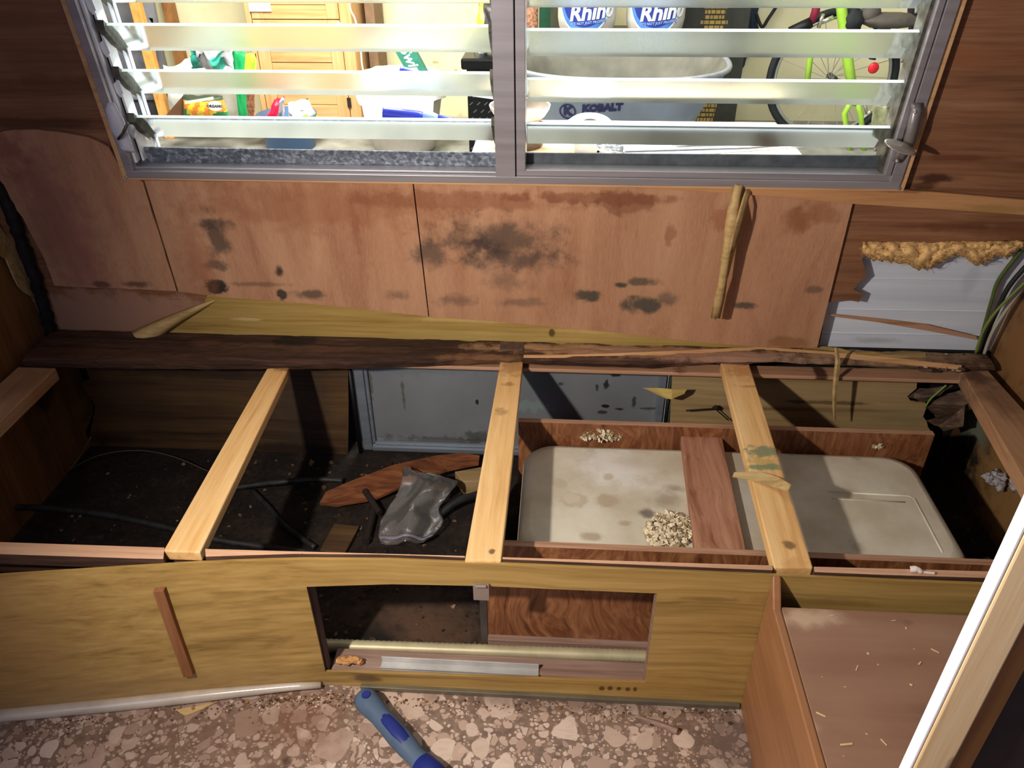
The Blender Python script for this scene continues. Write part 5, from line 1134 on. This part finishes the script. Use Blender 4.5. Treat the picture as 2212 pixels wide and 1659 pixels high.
# wheelbarrow tray
zr_ = .45; xR = PZ(1562, 120, zr_).x; xL = PZ(1092, 172, zr_).x; yN = PZ(1250, 174, zr_).y; yF = yN+1.0
xc, yc, hx, hy, ex = (xR+xL)/2, (yN+yF)/2, (xR-xL)/2, (yF-yN)/2, 2.7
wbw = thing('wheelbarrow', (xc, yc, GZ), 'grey steel wheelbarrow tray with a dark blue maker name on its side', 'wheelbarrow')
zlo = .03
scl = lambda z: .60+.40*((z-zlo)/(zr_-zlo))
def se(a, s):
    ca, sa = math.cos(a), math.sin(a)
    return xc+hx*s*math.copysign(abs(ca)**(2/ex), ca), yc+hy*s*math.copysign(abs(sa)**(2/ex), sa)
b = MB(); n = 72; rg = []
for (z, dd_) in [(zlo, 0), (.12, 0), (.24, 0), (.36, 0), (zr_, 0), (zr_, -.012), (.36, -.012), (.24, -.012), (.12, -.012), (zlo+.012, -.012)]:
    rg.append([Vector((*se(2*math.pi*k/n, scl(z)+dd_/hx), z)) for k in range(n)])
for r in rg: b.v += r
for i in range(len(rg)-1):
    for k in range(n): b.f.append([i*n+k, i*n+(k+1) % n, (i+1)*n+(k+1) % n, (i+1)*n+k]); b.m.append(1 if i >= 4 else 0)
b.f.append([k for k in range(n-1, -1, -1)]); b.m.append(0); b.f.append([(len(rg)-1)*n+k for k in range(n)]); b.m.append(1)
b.build('tray', [plain('blue_grey_steel', '#8c98a9', .55, .1, var=.1, scale=6), plain('beige_grey_tray_inside', '#66655c', .7, var=.2, scale=7)], wbw, smooth=True)  # inside is darker and more beige than the outside
MB().tube([Vector((*se(2*math.pi*k/90, 1.0), zr_)) for k in range(90)], .013, 8, closed=True).build('rolled_rim', plain('pale_rolled_steel', '#9ba0a8', .35, .4), wbw, smooth=True)
def side(x, z, off):
    s = scl(z); q = max(0, 1-abs((x-xc)/(hx*s))**ex); return Vector((x, yc-hy*s*q**(1/ex)-off, z))
def on_side(px, py):
    y = yN
    for _ in range(6): p = PY(px, py, y); y = side(p.x, p.z, 0).y
    return p
kp = on_side(1301, 234); kl = on_side(1226, 241); kw = abs((on_side(1350, 230)-on_side(1252, 240)).x)
b = MB(); text_mesh(b, 'KOBALT', kw*.235, lambda x, y, z: side(kp.x+x*1.0, kp.z+y+x*.09, .003+z), 0, .002, .0035)
rk = kw*.19
n = 40
ring = [(rk*math.cos(2*math.pi*k/n), rk*math.sin(2*math.pi*k/n)) for k in range(n)]
vs_ = [side(kl.x+x, kl.z+y, .004) for x, y in ring]+[side(kl.x+x*.82, kl.z+y*.82, .004) for x, y in ring]
b.add(vs_, [(k, (k+1) % n, n+(k+1) % n, n+k) for k in range(n)])
text_mesh(b, 'K', rk*1.5, lambda x, y, z: side(kl.x+x, kl.z+y, .003+z), 0, .002, .004)
b.build('maker_lettering', plain('navy_print', '#23255c', .5), wbw)
for s in (-1, 1):
    b = MB(); b.tube([Vector((xc+s*hx*.35, yc-hy*.45, zlo+.004)), Vector((xc+s*hx*.45, yc-hy*.5, GZ+.01)), Vector((xc+s*hx*.25, yc+hy*.5, GZ+.01)), Vector((xc+s*hx*.25, yc+hy*.5, zlo+.004))], .016, 8)
    b.build('leg', m_black, wbw, smooth=True)
# propane cylinders on a crate behind it
zt0 = .435
def cyl(px, lab):
    c = PY(px, 78, 5.02); c.z = zt0; r = 62*(c-CAM).dot(fw)/FPX
    tk_ = thing('propane_cylinder', c, lab, 'gas cylinder', 'propane cylinders behind the wheelbarrow')
    b = MB(); b.lathe([(0, 0), (r*.8, 0), (r*.95, .03), (r, .08), (r, .34), (r*.9, .42), (r*.45, .48), (0, .49)], c, 40); b.build('cylinder_body', plain('pale_grey_gas_paint', '#c2c2bc', .4, var=.05), tk_, smooth=True)
    b = MB(); b.lathe([(r*.6, .47), (r*.6, .60), (r*.56, .60), (r*.56, .47)], c, 28); b.build('collar', plain('pale_collar', '#b9b9b4', .4), tk_, smooth=True)
    lz = .225; a0 = -math.pi/2-.12; rl2 = r*1.0
    wrap = lambda x, y, off: c+Vector(((r+off)*math.cos(a0+x/r), (r+off)*math.sin(a0+x/r), lz+y))
    m_ = 48; b = MB()
    for (rr_, off, mi) in ((1.05, .0012, 2), (1.0, .0018, 1), (.86, .0026, 0)):
        base = len(b.v); b.v.append(wrap(0, 0, off))
        for q in range(1, 7):
            for k in range(m_): b.v.append(wrap(rl2*rr_*q/6*math.cos(2*math.pi*k/m_), .205*rr_*q/6*math.sin(2*math.pi*k/m_), off))
        for k in range(m_):
            b.f.append([base, base+1+k, base+1+(k+1) % m_]); b.m.append(mi)
            for q in range(5): o_ = base+1+q*m_; b.f.append([o_+k, o_+m_+k, o_+m_+(k+1) % m_, o_+(k+1) % m_]); b.m.append(mi)
    text_mesh(b, 'Blue', .105, lambda x, y, z: wrap(x+.05, y+.0+x*.10, .004+z), 3, .001, .003, .15)
    text_mesh(b, 'Rhino', .115, lambda x, y, z: wrap(x+.05, y-.098+x*.10, .004+z), 3, .001, .0035, .15)
    text_mesh(b, "IT'S NOT JUST PROPANE", .019, lambda x, y, z: wrap(x+.03, y-.152+x*.10, .004+z), 4, .001, .0004, .1)
    b.build('round_label', [plain('navy_label', '#2a3a8c', .4), plain('mid_blue_label', '#4f7fd0', .4), plain('white_label_edge', '#e6e9ec', .4), plain('white_letters', '#eef0f2', .4), plain('pale_blue_letters', '#8fa8e0', .4)], tk_)
    return r
cyl(1266, 'left propane cylinder with the whole blue label in view')
cyl(1412, 'right propane cylinder, next to the dark gold-lettered carton')
lo, hi = px_box(1212, 1474, 80, 120, 4.86, .4)
m_crate = wood('weathered_crate_wood', '#5d5142', '#7d705c', '#8f836e', grain='x')
crate = thing('wooden_crate', ((lo[0]+hi[0])/2, 5.05, GZ), 'plain wooden crate under the propane cylinders', 'crate')
MB().box((lo[0], 4.84, zt0-.03), (hi[0], 5.26, zt0-.0005)).build('crate_top', m_crate, crate)
for xx in (lo[0], hi[0]-.03): MB().box((xx, 4.84, GZ), (xx+.03, 5.26, zt0-.0305)).build('crate_side', m_crate, crate)
b = MB(); p = PY(1150, 40, 4.95); b.tube([Vector((p.x, 4.95, GZ)), Vector((p.x, 4.95, 1.25))], .035, 16)
tag(b.build('carpet_roll', plain('mottled_brown_carpet', '#a3765e', .95, var=.5, scale=60), smooth=True), 'rolled brown carpet standing right of the window mullion', 'carpet roll')
p = PY(1170, 40, 5.1)
tag(MB().box((p.x-.03, 5.56, GZ), (p.x+.07, 5.7, 1.3)).build('green_crate_panel', plain('dark_green_panel', '#22513a', .6)), 'dark green panel behind the brown carpet roll', 'panel')
p = PY(1192, 40, 5.12)
tag(MB().box((p.x-.01, 5.30, GZ), (p.x+.10, 5.52, 1.22)).build('olive_carton', plain('olive_dark_carton', '#4d4c3c', .8)), 'olive brown carton left of the propane cylinders', 'carton')
# dark carton with gold lettering
Yd = 5.3; lo, hi = px_box(1472, 1604, 0, 200, Yd, .35)
dk = thing('tall_carton', ((lo[0]+hi[0])/2, Yd+.17, GZ), 'tall dark carton with a column of gold lettering', 'carton')
MB().box((lo[0]-.02, Yd, GZ), (hi[0]+.02, Yd+.35, 1.4)).build('carton_body', plain('charcoal_carton', '#33352f', .6), dk, bevel=.004)
rr = random.Random(9); b = MB(); xg = PY(1530, 150, Yd).x
for k in range(52):
    z = GZ+.05+k*.029; w = rr.uniform(.055, .085); x = xg-w
    while x < xg+w:
        l = rr.uniform(.012, .035); b.box((x, Yd-.003, z), (min(x+l, xg+w), Yd-.0005, z+.02)); x += l+.005
b.build('gold_lettering_rows', plain('dull_gold_print', '#a58a4a', .5), dk)
b = MB(); pillow(b, [(1575, -60), (1646, -60), (1634, 88), (1602, 150)], 5.705, .03, seed=41, wr=.03)
tag(b.build('navy_jacket', plain('dark_navy_cloth', '#2a3346', .8), smooth=True), 'navy cloth jacket hanging on the wall right of the dark carton', 'jacket')
tag(MB().tube(smooth_path([PY(1634, 30, 5.66), PY(1646, 58, 5.64), PY(1660, 40, 5.64), PY(1682, 5, 5.66), PY(1700, -40, 5.68)], 5), .011, 7).build('black_strap', plain('black_webbing', '#26282a', .7), smooth=True), 'black strap hooked in a V on the wall beside the navy jacket', 'strap')
# lime green bicycle
Yb = 5.22
m_lime = plain('lime_frame_paint', '#a8d84a', .3, var=.06, spec=.6); m_tyre = plain('tyre_rubber', '#23282a', .7)
bc = thing('bicycle', (PY(1800, 165, Yb).x, Yb, GZ), 'lime green bicycle parked against the garage wall', 'bicycle')
wc = PY(1797, 168, Yb); rw = wc.z-GZ-.02
def ringp(r, k=48): return [wc+Vector((r*math.cos(2*math.pi*i/k), 0, r*math.sin(2*math.pi*i/k))) for i in range(k)]
wh = MB().tube(ringp(rw), .022, 8, closed=True).build('tyre', m_tyre, bc, smooth=True)
MB().tube(ringp(rw-.032), .011, 6, closed=True).build('rim', plain('dull_silver_rim', '#a7a9a4', .35, .5), bc, smooth=True)
b = MB()
for i in range(20):
    a = 2*math.pi*i/20; b.tube([wc+Vector((.02*math.cos(a+.6), (-1)**i*.02, .02*math.sin(a+.6))), wc+Vector(((rw-.035)*math.cos(a), 0, (rw-.035)*math.sin(a)))], .0022, 5)
b.build('spokes', plain('spoke_steel', '#b9bab4', .3, .5), bc)
MB().tube([wc-Vector((0, .05, 0)), wc+Vector((0, .05, 0))], .022, 10).build('hub', m_clip, bc, smooth=True)
Yg = Yb-.16
G_ = lambda x, y, Y=Yg: PY(x, y, Y)
MB().tube([G_(1812, -60), G_(1818, 20), G_(1833, 140), G_(1845, 212)], [.030, .030, .030, .026], 12).build('seat_tube', m_lime, bc, smooth=True)
MB().tube([G_(1846, 205), G_(1824, 245), G_(1840, 350)], [.018, .017, .015], 10).build('chain_stay', m_lime, bc, smooth=True)
MB().tube([G_(1846, 205), G_(1859, 245), G_(1868, 350)], [.018, .017, .015], 10).build('chain_stay', m_lime, bc, smooth=True)
MB().tube([G_(1832, 215), G_(1846, 222), G_(1860, 215)], .02, 10).build('bottom_bracket', m_lime, bc, smooth=True)
MB().tube([PY(1760, 95, Yb-.05), PY(1750, 125, Yb-.05), PY(1742, 190, Yb-.05)], .018, 10).build('fork_blade', m_lime, bc, smooth=True)
b = MB(); pr = G_(1887, 147); b.lathe([(0, .008), (.028, .006), (.032, 0), (0, 0)], pr, 20, rot=Matrix.Rotation(math.radians(90), 3, 'X')); rf = b.build('red_reflector', plain('red_reflector_plastic', '#e0242e', .25, spec=.7), bc, smooth=True)
MB().tube([G_(1884, 128), G_(1887, 118), G_(1892, 60)], [.022, .014, .012], 10).build('reflector_bracket', m_black, bc, smooth=True)
b = MB(); sc = G_(1915, 44)
b.blob(sc+Vector((.02, 0, 0)), (.17, .09, .045), 3, .12, 1.5, 18, 10); b.blob(sc+Vector((-.10, 0, .035)), (.06, .05, .055), 4, .1, 1.5, 14, 9)
b.build('saddle', plain('grey_brown_saddle', '#5a544e', .7), bc, smooth=True)
b = MB(); b.tube([G_(1864, 212), G_(1873, 246)], [.012, .009], 8); b.tube([G_(1873, 246), G_(1882, 240)], .014, 8); b.build('crank_arm', plain('silver_crank', '#d2d0c6', .3, .6), bc, smooth=True)
b = MB(); b.tube([G_(1706, 70), G_(1735, 58), G_(1752, 48)], [.03, .035, .03], 10); b.tube([G_(1752, 50), G_(1762, 24), G_(1768, -20)], [.02, .024, .022], 10, mi=1); b.build('handlebar_grip', [m_black, plain('dark_red_grip', '#8a2540', .5)], bc, smooth=True)
b = MB(); b.tube([G_(1775, 48), G_(1800, 38)], .014, 8); b.tube([G_(1768, 60), G_(1778, 30)], .012, 8); b.build('brake_clamp', plain('chrome_clamp', '#cfcabb', .2, .8), bc, smooth=True)
b = MB(); b.blob(G_(1842, 46), (.06, .05, .07), 5, .2); b.build('gear_shifter', m_tyre, bc, smooth=True)
b = MB(); pillow(b, [(1886, 215), (1926, 212), (1925, 300), (1880, 300)], Yg-.05, .07, seed=51, wr=.02)
tag(b.build('clear_green_bottle', plain('olive_clear_plastic', '#8f9270', .2, var=.3, scale=20), smooth=True), 'cloudy olive plastic bag hanging by the bicycle at the right window jamb', 'bag')
b = MB(); pillow(b, [(1962, -50), (2020, -50), (2000, 66), (1962, 64)], 5.3, .08, seed=52, wr=.02)
tag(b.build('black_pannier', plain('black_nylon', '#1f1f22', .7), smooth=True), 'black fabric pannier behind the saddle at the upper right window jamb', 'pannier')
